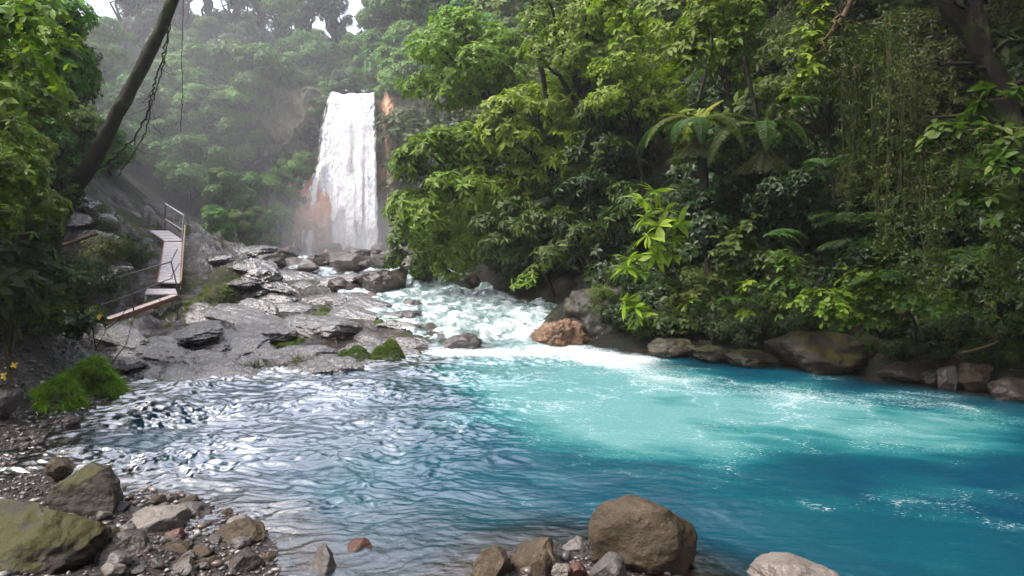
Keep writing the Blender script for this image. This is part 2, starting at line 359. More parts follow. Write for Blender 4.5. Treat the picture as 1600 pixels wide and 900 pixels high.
# ------------------------------------------------------------------ terrain sheet
def build_terrain():
    th = np.concatenate([np.radians(np.linspace(-180, -56, 60, endpoint=False)), np.radians(np.linspace(-56, 56, 860)), np.radians(np.linspace(56, 180, 61)[1:])])
    rr = np.concatenate([np.linspace(.2, 3, 18, endpoint=False), 3 * np.exp(np.linspace(0, math.log(58 / 3), 560)), np.linspace(58, 400, 60)[1:] ])
    TH, RR = np.meshgrid(th, rr); x = (np.sin(TH) * RR).ravel(); y = (np.cos(TH) * RR).ravel()
    h, d, rocky, side, near, crev = H(x, y, True)
    v = np.c_[x, y, h]; f = grid_faces(len(rr), len(th))[:, ::-1]
    gravel = (1 - side * ss(5, 8, y)) * ss(14.6, 12.6, y) * ss(2.6, 1.2, d + .5 * fbm(x, y, 3., 2)) * (d > -3)
    b = NB('ground'); p = b.coord(); g = b.n('ShaderNodeNewGeometry')
    n1 = b.noise(p, .9, 8, .6, .4); n2 = b.noise(p, 5, 9, .66); n3 = b.noise(p, 30, 6, .65)
    sx = b.n('ShaderNodeSeparateXYZ'); b.l(g.outputs['Normal'], sx.inputs[0])
    # bedrock
    rk = b.ramp(n2, [(.3, (.014, .012, .013)), (.5, (.042, .036, .041)), (.70, (.17, .155, .18))])
    brown = b.ramp(n1, [(.42, 0), (.56, .85)]); rk = b.mix(brown, rk, (.060, .034, .018)); rk = b.mix(b.math('MULTIPLY', b.attr('crev'), .7), rk, b.mix(n2, (.018, .012, .008), (.06, .038, .018)))
    mosm = b.ramp(b.noise(b.coord((1, 1, 1)), .55, 6, .6, .6), [(.55, 0), (.61, 1)])
    rk = b.mix(b.math('MULTIPLY', mosm, b.ramp(n3, [(.3, .5), (.6, 1)])), rk, (.05, .058, .012))
    # forest floor
    so = b.ramp(n2, [(.3, (.006, .004, .002)), (.55, (.016, .011, .006)), (.75, (.036, .026, .015))])
    so = b.mix(b.ramp(n1, [(.4, 0), (.6, .9)]), so, (.014, .02, .005))
    vo = b.n('ShaderNodeTexVoronoi'); vo.inputs['Scale'].default_value = 16; b.l(p, vo.inputs['Vector'])
    ve = b.n('ShaderNodeTexVoronoi', feature='DISTANCE_TO_EDGE'); ve.inputs['Scale'].default_value = 16; b.l(p, ve.inputs['Vector'])
    sx2 = b.n('ShaderNodeSeparateColor'); b.l(vo.outputs['Color'], sx2.inputs[0])
    gr = b.ramp(sx2.outputs[0], [(0, (.05, .042, .042)), (.4, (.11, .095, .095)), (.7, (.08, .06, .055)), (1, (.22, .2, .2))])
    gr = b.mix(b.ramp(ve.outputs['Distance'], [(0, 1), (.09, 0)]), gr, (.02, .016, .014))
    c = b.mix(b.attr('rocky'), so, rk); c = b.mix(b.attr('gravel'), c, gr)
    und = b.attr('under'); c = b.mix(und, c, b.mix(n2, (.09, .04, .018), (.20, .10, .05)))
    rr_ = b.mix(b.attr('rocky'), (.8, .8, .8), b.ramp(n2, [(.3, .12), (.7, .38)]))
    rr_ = b.mix(b.attr('gravel'), rr_, (.3, .3, .3))
    mrr = b.mix(b.math('MAXIMUM', b.math('MULTIPLY', mosm, b.attr('rocky')), b.attr('crev')), rr_, (.75, .75, .75))
    wv = b.noise(b.coord((1, 1.6, 3)), 3.2, 10, .7, 1.4)
    hgt = b.math('ADD', b.math('MULTIPLY', wv, 1.2), b.math('MULTIPLY', n3, .25))
    nb = b.bump(hgt, 1.0, .24)
    nb2 = b.bump(b.math('MULTIPLY', b.math('MINIMUM', ve.outputs['Distance'], .3), b.attr('gravel')), .9, .2, nb)
    b.set(Base_Color=c, Roughness=mrr, Normal=nb2); b.b.inputs['Coat Roughness'].default_value = .10; b.b.inputs['Coat IOR'].default_value = 1.9
    b.l(b.math('MULTIPLY', b.attr('rocky'), b.math('SUBTRACT', 1.0, b.math('MAXIMUM', mosm, b.attr('crev')))), b.b.inputs['Coat Weight']); b.l(nb2, b.b.inputs['Coat Normal'])
    me = mesh_np('ground', v, f, b.m, True, dict(rocky=rocky * ss(0.0, .15, d + .1), gravel=gravel, under=ss(.02, -.1, d), crev=crev))
    tag(link('ground', me), kind='structure')
build_terrain()

# ------------------------------------------------------------------ water
def seg_d(x, y, pts):
    best = np.full(x.shape, 1e9)
    for a, b in zip(pts[:-1], pts[1:]):
        a = np.array(a, float); b = np.array(b, float); e = b - a
        t = np.clip(((x - a[0]) * e[0] + (y - a[1]) * e[1]) / (e @ e), 0, 1)
        best = np.minimum(best, np.hypot(x - a[0] - t * e[0], y - a[1] - t * e[1]))
    return best
def build_water():
    th = np.radians(np.linspace(-50, 78, 1250))
    rr = 2.2 * np.exp(np.linspace(0, math.log(53 / 2.2), 1150))
    TH, RR = np.meshgrid(th, rr); X = np.sin(TH) * RR; Y = np.cos(TH) * RR
    x = X.ravel(); y = Y.ravel()
    d = sdist(x, y); L = level(y)
    stream = ss(16.5, 18.5, y)
    turb = np.exp(-seg_d(x, y, [(.3, 17.2), (.9, 15.5)]) / 1.6)
    leftp = ss(3.0, -1.4, x + (12 - y) * .42)              # rippled left part and front run
    # ripple field: crests lie roughly across the view, warped
    wx = x + .35 * fbm(x * .7, y * .7, 1., 3); wy = y + .35 * fbm(x * .6 + 9, y * .6, 2., 3)
    r1 = pn(wx * 1.9 - wy * .5, wy * 4.6 + wx * .6, 1.); r1 = .5 - np.abs(r1)
    r2 = pn(wx * 3.6 - wy * 1.5, wy * 8.5 + wx, 6.); r2 = .5 - np.abs(r2)
    r3 = pn(wx * 8, wy * 17, 3.)
    front = ss(9.5, 6.0, y) * ss(1.6, -.2, x)              # shallow riffle in front
    rip = .028 * r1 + .020 * r2 + .006 * r3
    rip2 = .045 * (.5 - np.abs(pn(wx * 1.3 + wy * 1.2, wy * 2.0 - wx * 1.4, 4.))) + .022 * r2 + .008 * r3
    calm = .024 * fbm(x * .8, y * 1.1, 4., 3) + .006 * pn(x * 5, y * 8, 2.) + .003 * pn(x * 14, y * 22, 2.)
    patch = .55 + .75 * ss(-.3, .35, fbm(x * .5, y * .8, 12., 3))
    w = (rip * (1 - front) * 2.7 + rip2 * front * 2.6) * leftp * patch + calm * (1 - .5 * leftp) * (1 + 1.5 * turb)
    w = w + turb * .10 * fbm(x * 1.6, y * 2.2, 5., 4)
    sw = .16 * fbm(x * 1.1, y * 1.3, 7., 4) + .10 * (.5 - np.abs(pn(x * 3, y * 4, 3.)))
    w = w * (1 - stream) + sw * stream
    z = L + w
    keep = d < 1.0
    # masks
    n1 = fbm(x * .55, y * .8, 20., 4)
    plume = np.exp(-(seg_d(x, y, [(.5, 17), (2.2, 13.2), (3.4, 11.3), (5.2, 10.4)]) / 2.35) ** 2) + .9 * np.exp(-(seg_d(x, y, [(-.2, 15.5), (.6, 11.5), (1.5, 9.6)]) / 1.5) ** 2)
    aer = np.clip(plume * 1.0 + .34 * n1 + .22 * fbm(x * 1.1 + y * .5, (y + x * .35) * 2.6, 9., 4) - .04, 0, 1)
    inl = np.exp(-(seg_d(x, y, [(-1.6, 16.4), (-.2, 16.3), (1.4, 16.6), (2.6, 15.6)]) / .75) ** 2)
    inl2 = .40 * np.exp(-(seg_d(x, y, [(1.2, 16), (3.0, 13.6), (4.6, 12.2), (7, 11.4)]) / .8) ** 2)
    shoref = .12 * np.exp(-(seg_d(x, y, [(-7, 14.0), (-4.5, 14.6), (-1.5, 15.6)]) / .5) ** 2)
    foam = np.clip(.72 * inl + .6 * inl2 + shoref + .10 * n1, 0, 1) * (1 - stream)
    foam = np.maximum(foam, stream * np.clip(.42 + .55 * fbm(x * 1.9, y * 1.3, 2., 4), 0, .8))
    shallow = np.clip(ss(-1.1, -.15, d) * (1 - stream), 0, 1)
    shallow = np.maximum(shallow, ss(7.6, 5.4, y) * ss(.9, -.6, x) * .75)
    shallow = np.maximum(shallow, ss(-1.1, -.3, d + .6) * ss(-5, -6.5, x) * .9)
    gray = ss(1.2, -3.2, x + (12 - y) * .35 + .8 * fbm(x * .4, y * .4, 3., 3))
    idx = grid_faces(len(rr), len(th)); kf = keep[idx].any(axis=1); idx = idx[kf][:, ::-1]
    used = np.unique(idx); rem = np.full(len(x), -1); rem[used] = np.arange(len(used))
    b = NB('water'); p = b.coord()
    af, aa, sh, gy, st = [b.attr(k) for k in ('foam', 'aer', 'shallow', 'gray', 'stream')]
    n1 = b.noise(p, .5, 5, .55, .6)
    deep = b.ramp(n1, [(.3, (.002, .042, .085)), (.7, (.003, .070, .105))])
    c = b.mix(gy, deep, (.003, .035, .075))
    c = b.mix(b.ramp(aa, [(.08, 0), (.5, .8), (1, 1)]), c, b.ramp(aa, [(.3, (.006, .115, .145)), (.65, (.035, .20, .215)), (1, (.12, .30, .315))]))
    c = b.mix(st, c, (.24, .37, .37))
    # foam
    va = b.n('ShaderNodeVectorMath', operation='MULTIPLY_ADD')
    nc = b.n('ShaderNodeTexNoise'); nc.inputs['Scale'].default_value = 1.3; nc.inputs['Detail'].default_value = 5; b.l(p, nc.inputs['Vector'])
    b.l(nc.outputs['Color'], va.inputs[0]); va.inputs[1].default_value = (1.5, 1.5, 0); b.l(p, va.inputs[2])
    ve = b.n('ShaderNodeTexVoronoi', feature='DISTANCE_TO_EDGE'); ve.inputs['Scale'].default_value = 1.0; b.l(va.outputs[0], ve.inputs['Vector'])
    fine = b.noise(b.coord((1, 2.2, 1)), 16, 6, .75, .5); fine2 = b.noise(b.coord((1, 2.0, 1)), 45, 4, .7)
    vein = b.ramp(ve.outputs['Distance'], [(0, 1), (.05, .45), (.16, 0)])
    vm = b.math('MULTIPLY', vein, b.ramp(b.noise(p, .7, 3), [(.42, .1), (.6, 1)]))
    amt = b.math('ADD', b.math('MULTIPLY', af, .95), b.math('MULTIPLY', b.math('MULTIPLY', vm, .24), b.ramp(aa, [(0, .13), (.3, .85)])))
    amt = b.math('ADD', amt, b.math('MULTIPLY', aa, .15))
    th_ = b.math('ADD', b.math('MULTIPLY', fine, .65), b.math('MULTIPLY', fine2, .35))
    fm = b.ramp(b.math('ADD', b.math('MULTIPLY', amt, .72), b.math('MULTIPLY', b.math('SUBTRACT', th_, .60), 1.7), True), [(.04, 0), (.18, .55), (.42, 1)])
    c = b.mix(fm, c, (.62, .66, .69))
    rg = b.mix(fm, (.045, .045, .045), (.6, .6, .6))
    rip = b.math('ADD', b.math('MULTIPLY', b.noise(b.coord((1, 2.2, 1)), 7, 6, .6, .8), 1.0), b.math('MULTIPLY', fine2, .15))
    nb = b.bump(rip, .22, .05)
    b.set(Base_Color=c, Roughness=.7, Normal=nb); b.b.inputs['Specular IOR Level'].default_value = 0.0
    trn = b.n('ShaderNodeBsdfTransparent'); trn.inputs[0].default_value = (.78, .78, .76, 1)
    body = b.n('ShaderNodeMixShader'); b.l(b.math('MULTIPLY', sh, b.math('SUBTRACT', 1.0, fm)), body.inputs[0]); b.l(b.b.outputs[0], body.inputs[1]); b.l(trn.outputs[0], body.inputs[2])
    gl = b.n('ShaderNodeBsdfGlossy'); gl.inputs['Roughness'].default_value = .025; b.l(nb, gl.inputs['Normal'])
    fr = b.n('ShaderNodeFresnel'); fr.inputs[0].default_value = 1.40; b.l(nb, fr.inputs['Normal'])
    ff = b.math('MULTIPLY', b.math('MULTIPLY', fr.outputs[0], b.ramp(gy, [(0, .36), (1, .66)])), b.math('SUBTRACT', 1.0, b.math('MULTIPLY', fm, .8)))
    m2 = b.n('ShaderNodeMixShader'); b.l(ff, m2.inputs[0]); b.l(body.outputs[0], m2.inputs[1]); b.l(gl.outputs[0], m2.inputs[2])
    b.l(m2.outputs[0], b.out.inputs[0])
    me = mesh_np('water', np.c_[x, y, z][used], rem[idx], b.m, True, dict(foam=foam[used], aer=aer[used], shallow=shallow[used], gray=gray[used], stream=stream[used]))
    tag(link('water', me), kind='structure')
build_water()

# ------------------------------------------------------------------ cliff and waterfall
def build_cliff():
    nu, nv = 260, 220
    u = np.linspace(0, 1, nu); v = np.linspace(0, 1, nv); U, V = np.meshgrid(u, v)
    x = -20 + U * 15.5; z = 1.2 + V * 12.6
    top = 13.1 + .25 * np.sin(x * 1.3) + .9 * ss(-9.5, -8.5, x) + .9 * ss(-13, -14.5, x)
    z = 1.2 + V * (top - 1.2)
    y = 49.9 + .45 * V + 1.2 * np.exp(-((x + 11.2) / 1.6) ** 2) * ss(.6, 1, V) * .3
    y = y - 1.6 * ss(.62, .3, V) * ss(-11.5, -13.4, x) * ss(-17.5, -15, x)      # lower left buttress
    y = y - .9 * ss(-9.3, -8.6, x) + .55 * fbm(x * .5, z * .35, 3., 5) + .18 * np.abs(fbm(x * 2.2, z * .7, 6., 4))
    y = y + 2.5 * ss(.965, 1, V)
    b = NB('cliff rock'); p = b.coord(); n1 = b.noise(b.coord((1, 1, .22)), 1.4, 8, .6, .3); n2 = b.noise(p, 4, 8, .65)
    c = b.ramp(n2, [(.3, (.05, .035, .028)), (.55, (.12, .08, .06)), (.75, (.2, .15, .12))])
    st = b.math('MULTIPLY', b.attr('stain'), b.ramp(n1, [(.30, .55), (.5, 1)]))
    c = b.mix(st, c, b.mix(n2, (.55, .22, .10), (.72, .42, .27)))
    c = b.mix(b.math('MULTIPLY', b.attr('green'), b.ramp(n2, [(.4, 0), (.55, 1)])), c, (.05, .07, .015))
    b.set(Base_Color=c, Roughness=.45, Normal=b.bump(n2, .8, .15))
    x_ = x + .5 * fbm(z * .5, x * .3, 7., 3); stain = np.clip(ss(-15.6, -14.6, x) * ss(-11.6, -12.8, x) * ss(.62, .45, V) + np.exp(-((x_ + 8.9) / .5) ** 2) * (.6 + .8 * fbm(x * 1.5, z * .5, 2., 3)) * ss(.2, .45, V) * 1.3, 0, 1)
    green = np.clip(1 - stain, 0, 1) * .8
    me = mesh_np('cliff', np.c_[x.ravel(), y.ravel(), z.ravel()], grid_faces(nv, nu), b.m, True, dict(stain=stain.ravel(), green=green.ravel()))
    tag(link('rock_cliff', me), kind='structure')
build_cliff()

def build_fall():
    V = []; Fc = []; ED = []; base = 0
    def sheet(xt0, xt1, xb0, xb1, ztop, yoff, nu, nv, seed, vs=0, ve=1):
        nonlocal base
        u = np.linspace(0, 1, nu); v = np.linspace(vs, ve, nv); U, Vv = np.meshgrid(u, v)
        k = Vv ** .62
        e0 = xt0 + (xb0 - xt0) * k + .14 * fbm(Vv * 9, seed + 0 * U, 1., 4); e1 = xt1 + (xb1 - xt1) * k + .10 * fbm(Vv * 9, seed + 5 + 0 * U, 2., 4)
        x = e0 + (e1 - e0) * U
        z = ztop - (ztop - 1.75) * Vv
        y = 50.2 - yoff - 1.25 * np.sqrt(np.clip(Vv, 0, 1)) + .06 * fbm(x * 1.2, z * .9, seed, 4) + .035 * fbm(x * 5, z * 3.5, seed, 4)
        lip = ss(.03, 0, Vv); y = y + lip * 1.3
        z = z + .22 * fbm(x * 1.3, seed + 0 * x, 3., 3) * (1 - Vv)
        V.append(np.c_[x.ravel(), y.ravel(), z.ravel()]); Fc.append(grid_faces(nv, nu) + base); base += nu * nv; wd = np.maximum(np.abs(e1 - e0), .05); ED.append((np.minimum(np.minimum(U, 1 - U) * wd / .22, 1) * np.clip((ve - Vv) / .08 + (ve >= 1), 0, 1) * np.clip((Vv - vs) / .08 + (vs == 0), 0, 1)).ravel())
    sheet(-12.55, -9.6, -14.2, -9.2, 13.35, 0, 220, 260, 1)
    r = random.Random(5)
    for i in range(14):
        c = r.uniform(0.05, .95); w = r.uniform(.3, .7); a = -12.6 + 2.9 * c; bb = -14.1 + 4.7 * c
        s = r.uniform(.08, .6); sheet(a - w * .5, a + w * .5, bb - w * .7, bb + w * .7, 13.35, .10 + r.uniform(0, .35), 14, 90, 10 + i * 3, s, r.uniform(.75, 1))
    # thin side veils over the stained buttress and at the upper left
    for (xt, xb, w, ztop, s, e, yo) in [(-12.95, -13.3, .10, 12.4, 0, .42, .25), (-13.1, -13.6, .08, 12.0, 0, .5, .3), (-14.3, -14.9, .14, 7.2, 0, 1, .9), (-14.6, -15.2, .08, 6.6, 0, 1, .8),
                                     (-13.6, -14.4, .14, 7.6, 0, 1, .9), (-13.2, -13.9, .3, 8.2, 0, 1, .9), (-14.9, -15.5, .10, 6.0, .1, 1, .7)]:
        sheet(xt - w, xt + w, xb - w, xb + w, ztop, yo, 10, 100, 77 + xt, s, e)
    b = NB('falling water'); p = b.coord((1, 1, .22)); n1 = b.noise(p, 2.2, 9, .75, .5); n2 = b.noise(b.coord((1, 1, .55)), 7, 8, .8, .4)
    f = b.math('ADD', b.math('MULTIPLY', n1, .6), b.math('MULTIPLY', n2, .4))
    c = b.ramp(f, [(.36, (.74, .79, .88)), (.47, (.86, .87, .89)), (.55, (.94, .88, .89))])
    b.set(Base_Color=c, Roughness=.6, Normal=b.bump(f, .7, .12)); b.b.inputs['Specular IOR Level'].default_value = .3
    tl = b.n('ShaderNodeBsdfTranslucent'); b.l(c, tl.inputs[0]); mt = b.n('ShaderNodeMixShader'); mt.inputs[0].default_value = .12; b.l(b.b.outputs[0], mt.inputs[1]); b.l(tl.outputs[0], mt.inputs[2])
    tr = b.n('ShaderNodeBsdfTransparent'); ml = b.n('ShaderNodeMixShader')
    b.l(b.math('MULTIPLY', b.ramp(f, [(.36, .0), (.45, 1)]), b.ramp(b.math('ADD', b.attr('edge'), b.math('MULTIPLY', b.math('SUBTRACT', f, .5), 2.2)), [(.12, 0), (.75, 1)])), ml.inputs[0]); b.l(tr.outputs[0], ml.inputs[1]); b.l(mt.outputs[0], ml.inputs[2]); b.l(ml.outputs[0], b.out.inputs[0])
    me = mesh_np('waterfall', np.concatenate(V), np.concatenate(Fc), b.m, True, dict(edge=np.concatenate(ED)))
    tag(link('waterfall', me), 'tall white waterfall pouring over the orange-stained cliff into the stream', 'waterfall')
build_fall()

# ------------------------------------------------------------------ rocks
def ico(sub):
    import bmesh
    bm = bmesh.new(); bmesh.ops.create_icosphere(bm, subdivisions=sub, radius=1)
    v = np.array([q.co[:] for q in bm.verts]); f = np.array([[w.index for w in q.verts] for q in bm.faces]); bm.free(); return v, f
ICO = {s: ico(s) for s in (3, 4, 5, 6)}
def rock_mesh(seed, dims, cuts=9, rough=.10, sub=5, soft=.86, mat=None, flat=0.):
    v, f = ICO[sub]; v = v.copy(); r = np.random.default_rng(seed)
    v += .22 * np.c_[fbm(v[:, 0] * .8 + seed, v[:, 1] * .8, v[:, 2] * .8, 2), fbm(v[:, 0] * .8, v[:, 1] * .8 + seed, v[:, 2] * .8, 2), fbm(v[:, 0] * .8, v[:, 1] * .8, v[:, 2] * .8 + seed, 2)]
    for i in range(cuts):
        n = r.normal(size=3); n /= np.linalg.norm(n); dd = r.uniform(.55, soft)
        e = v @ n - dd; k = np.where(e > 0, e * .93, 0) * 1.0; v -= k[:, None] * n
    if flat: v[:, 2] = np.minimum(v[:, 2], 1 - flat + (v[:, 2] - 1 + flat) * .2)
    q = v * 1.7
    dsp = rough * fbm(q[:, 0] + seed * 3.1, q[:, 1], q[:, 2], 5) + rough * .35 * fbm(q[:, 0] * 4, q[:, 1] * 4 + seed, q[:, 2] * 4, 3)
    nn = v / (np.linalg.norm(v, axis=1)[:, None] + 1e-6); v = v + nn * dsp[:, None]
    v -= (v.max(0) + v.min(0)) / 2; v /= (v.max(0) - v.min(0)) / 2
    v *= np.array(dims) / 2
    return mesh_np('rock', v, f, mat)
def rock(x0, x1, y0, y1, mat, label, seed, D=None, z=None, depth=1.0, cuts=9, rough=.10, flat=0., sink=.12, name='boulder', group=None, rz=None, sub=5, tilt=0):
    """rock filling the photo box x0..x1, y0..y1; D defaults to where its foot meets the ground or the water"""
    cx = (x0 + x1) / 2
    if D is None:
        if z is None:
            t = T(cx, y1 - (y1 - y0) * .12); D = t.y
        else: D = G(cx, y1, z)[1]
    w = (x1 - x0) / F * D; h = (y1 - y0) / F * D
    D2 = D + w * depth * .35
    c = P(cx, (y0 + y1) / 2, D2)
    hh = h * (1 + sink)
    me = rock_mesh(seed, (w, w * depth, hh), cuts, rough, sub, mat=M[mat], flat=flat)
    o = link(name, me, None, (c.x, c.y, c.z - h * sink / 2), (0, tilt, 0))
    return tag(o, label, 'rock' if name != 'boulder' else 'boulder', group)
# near left bank
rock(-90, 168, 778, 935, 'rmoss', 'large sloping brown boulder with moss streaks in the bottom left corner', 11, D=4.75, depth=1.1, cuts=5, rough=.09, sub=6, tilt=.22)
rock(74, 203, 724, 832, 'rmoss', 'big dark boulder with green moss on top at the left water edge', 23, D=6.1, depth=.9, cuts=8, rough=.06, sub=6)
rock(75, 114, 712, 747, 'rbrown', 'small rounded brown rock right behind the moss-topped boulder', 31, D=7.3, cuts=6)
rock(193, 288, 797, 856, 'rpale', 'flat pale grey rock right of the moss-topped boulder', 41, D=6.0, depth=.9, cuts=10, flat=.4)
rock(272, 334, 780, 825, 'rgrey', 'smooth grey brown rock at the water edge above the brown split boulder', 43, D=6.4, cuts=8)
rock(246, 286, 766, 791, 'rgrey', 'small rounded grey rock farthest out at the water edge', 47, D=6.8, cuts=6)
rock(320, 424, 806, 874, 'rbrown', 'wide brown angular boulder at the right end of the stony shore', 53, D=5.9, cuts=9, depth=.8, sub=6)
rock(256, 290, 824, 851, 'rred', 'small rusty red stone between the pale flat rock and the brown boulder', 59, D=5.8, cuts=6)
rock(245, 302, 845, 880, 'rbrown', 'brown angular stone just below the rusty red stone', 61, D=5.5)
rock(150, 262, 830, 915, 'rdark', 'dark purple grey boulder wedged beside the large sloping boulder', 67, D=5.15, cuts=10, sub=6)
rock(340, 418, 858, 912, 'rdark', 'dark wet boulder at the bottom edge left of the riffle', 71, D=5.3)
rock(478, 532, 850, 912, 'rgrey', 'rounded grey boulder alone in the shallow riffle', 73, D=5.4, cuts=6)
rock(530, 584, 842, 872, 'rred', 'rusty red rock barely under the riffle water', 79, D=5.75, cuts=6)
rock(196, 244, 788, 818, 'rgrey', 'grey stone touching the right foot of the moss-topped boulder', 83, D=6.3)
rock(265, 312, 872, 912, 'rgrey', 'grey stone at the bottom edge under the brown angular stone', 89, D=5.1)
rock(300, 346, 868, 905, 'rbrown', 'brown stone at the bottom edge under the wide brown boulder', 97, D=5.25)
rock(-20, 29, 606, 655, 'rdark', 'dark rock on the gravel at the left edge beside the grass mound', 101, D=9.6)
rock(98, 126, 648, 665, 'rdark', 'small dark stone on the gravel below the grass mound', 103, z=.05)
# centre
rock(908, 1094, 772, 925, 'rbrown', 'largest brown boulder with a slanting flat top standing in front of the blue water', 112, D=5.35, depth=.75, cuts=6, rough=.06, flat=.12, sub=6, tilt=.10)
rock(736, 802, 853, 925, 'rbrown', 'dark brown block leftmost of the stones at the bottom centre', 127, D=5.2, cuts=9)
rock(792, 878, 836, 925, 'rbrown', 'brown split rock between the dark block and the pebbles', 131, D=5.35, cuts=10)
rock(827, 864, 860, 925, 'rbrown', 'narrow orange brown rock leaning on the front of the split rock', 137, D=5.05, cuts=9)
rock(920, 980, 864, 915, 'rgrey', 'smooth round grey stone in front of the largest brown boulder', 139, D=5.0, cuts=4, rough=.04)
rock(876, 922, 836, 866, 'rgrey', 'rounded grey stone behind the pebbles left of the largest boulder', 149, D=5.75, cuts=5)
rock(1172, 1340, 864, 945, 'rpale', 'pale sandy boulder cut by the bottom edge right of centre', 151, D=5.0, cuts=8, rough=.08, sub=6)
rock(886, 918, 876, 905, 'rred', 'red brown pebble between the split rock and the round grey stone', 157, D=4.95, cuts=5)
rock(860, 892, 880, 900, 'rpale', 'pale oval pebble right of the narrow orange brown rock', 163, D=4.9, cuts=4)
# stream
rock(553, 638, 419, 470, 'rdark', 'big dark boulder in the middle of the stream below the waterfall', 201, D=26.6, depth=.9, cuts=9, sub=6)
rock(508, 566, 432, 458, 'rdark', 'flat dark rock touching the left side of the big mid-stream boulder', 205, D=26.6)
rock(576, 623, 397, 422, 'rdark', 'rounded dark rock upstream of the big mid-stream boulder', 211, D=33)
rock(430, 497, 401, 427, 'rdark', 'low broken brown rock in the rapids left of the stream', 213, D=34, cuts=12)
rock(530, 585, 397, 412, 'rdark', 'low dark rock in the rapids under the waterfall', 217, D=38)
rock(500, 522, 389, 409, 'rgrey', 'upright grey rock at the foot of the waterfall', 219, D=40)
rock(553, 583, 389, 401, 'rdark', 'small dark rock at the right foot of the waterfall', 223, D=43)
rock(628, 663, 465, 488, 'rgrey', 'small black and white streaked rock below the big mid-stream boulder', 227, D=23.6)
rock(656, 699, 476, 502, 'rpale', 'pale pink rock half covered by white water', 229, D=22.6)
rock(718, 748, 472, 490, 'rbrown', 'low brown rock in the white water near the right bank', 233, D=23.4)
rock(566, 592, 456, 477, 'rorange', 'orange rock on the ledge corner under the big mid-stream boulder', 239, D=25)
rock(634, 700, 398, 430, 'rbank', 'dark mossy rock at the right stream edge under the large tree', 241, D=31)
rock(696, 756, 424, 466, 'rbank', 'black wet rock splitting the small cascade', 251, D=27.3, cuts=11)
rock(826, 925, 494, 566, 'rorange', 'orange-stained rock at the mouth of the stream', 257, D=17.2, depth=1.0, cuts=16, rough=.2, sub=6)
rock(872, 1035, 440, 562, 'rbank', 'big dark brown rock mass right of the orange-stained rock', 263, D=17.4, depth=.9, cuts=14, rough=.14, sub=6)
rock(690, 757, 518, 560, 'rgrey', 'grey cracked rock nose at the left of the stream mouth', 269, D=17.0, depth=1.2, cuts=10, sub=6)
rr_ = random.Random(12)
for i in range(38):
    px = rr_.uniform(380, 650); py = rr_.uniform(393, 422); w = rr_.uniform(12, 34) * (1 + (py - 393) / 50)
    z = 1.75; D = min(47, max(30, (2.6 - 1.62) * F / max(py - 380, 1)))
    rock(px - w / 2, px + w / 2, py - w * .5, py + 2, rr_.choice(['rdark', 'rdark', 'rgrey']), 'small wet rock in the rapids below the waterfall', 300 + i, D=D, name='rapids_rock', group='small rocks in the rapids below the waterfall', sub=4)
# broken wet ledges of the left bank
_wl = [(.018, .015, .016), (.05, .043, .05), (.15, .138, .16), (.060, .038, .024)]
M['rledge'] = rock_mat('wet ledge rock', _wl, 0, .14, scale=.8, bumpd=.06, spec=1.0)
_pb = M['rledge'].node_tree.nodes['Principled BSDF']; _pb.inputs['Coat Weight'].default_value = 1; _pb.inputs['Coat IOR'].default_value = 1.65; _pb.inputs['Coat Roughness'].default_value = .09
M['rledge'].node_tree.links.new(_pb.inputs['Normal'].links[0].from_socket, _pb.inputs['Coat Normal'])
def ledge_mesh(seed):
    me = rock_mesh(seed, (2, 1.2, .72), 8, .09, 6, mat=M['rledge']); v = np.array([q.co[:] for q in me.vertices]); u = (v[:, 2] * 1.0 + v[:, 1] * .35 + .12 * fbm(v[:, 0] * 1.5 + seed, v[:, 1] * 1.5, v[:, 2], 3)) / .13; fr_ = u - np.floor(u)
    k = 1 + .07 * (np.minimum(fr_ * 4, 1) - fr_); v[:, 0] *= k; v[:, 1] *= k; v[:, 2] += .05 * fbm(v[:, 0] * 2.5, v[:, 1] * 5, seed * 1.0, 4)
    me.vertices.foreach_set('co', v.astype(np.float32).ravel()); me.update(); return me
LEDGE = [ledge_mesh(700 + i) for i in range(6)]
LEDGES = []
rl = random.Random(61); k_ = 0
for row, (py, x0, x1, st) in enumerate([(585, 230, 560, 62), (570, 190, 600, 66), (552, 210, 650, 70), (535, 190, 670, 66), (515, 300, 690, 64), (498, 320, 640, 62), (480, 330, 590, 60), (462, 320, 570, 56), (444, 310, 545, 52), (428, 300, 500, 50), (412, 300, 440, 46), (400, 296, 400, 40), (372, 130, 225, 44), (345, 110, 205, 42), (325, 110, 170, 40), (432, 120, 225, 50)]):
    x = x0
    while x < x1:
        px = x + rl.uniform(-20, 20); x += st
        t = T(px, py + rl.uniform(-7, 7))
        if t is None or rl.random() < .12: continue
        if any(min(math.hypot(t.x - (A[0] + (B[0] - A[0]) * q), t.y - (A[1] + (B[1] - A[1]) * q)) for q in (0, .25, .5, .75, 1)) < 1.15 for A, B in RAMP): continue
        sc = rl.uniform(.7, 1.75 if px < 560 else 1.15) * st / F * t.y * .72
        o = link('ledge_rock', LEDGE[k_ % 6], None, (t.x, t.y, t.z - .02 * sc), (R(rl.uniform(2, 14)), R(rl.uniform(-4, 12)), R(rl.uniform(-50, -5))), (sc * rl.uniform(.8, 1.3), sc * rl.uniform(.8, 1.2), sc * rl.uniform(.45, .95))); k_ += 1
        tag(o, None, 'rock', 'broken wet ledges of the left bank'); LEDGES.append(o)
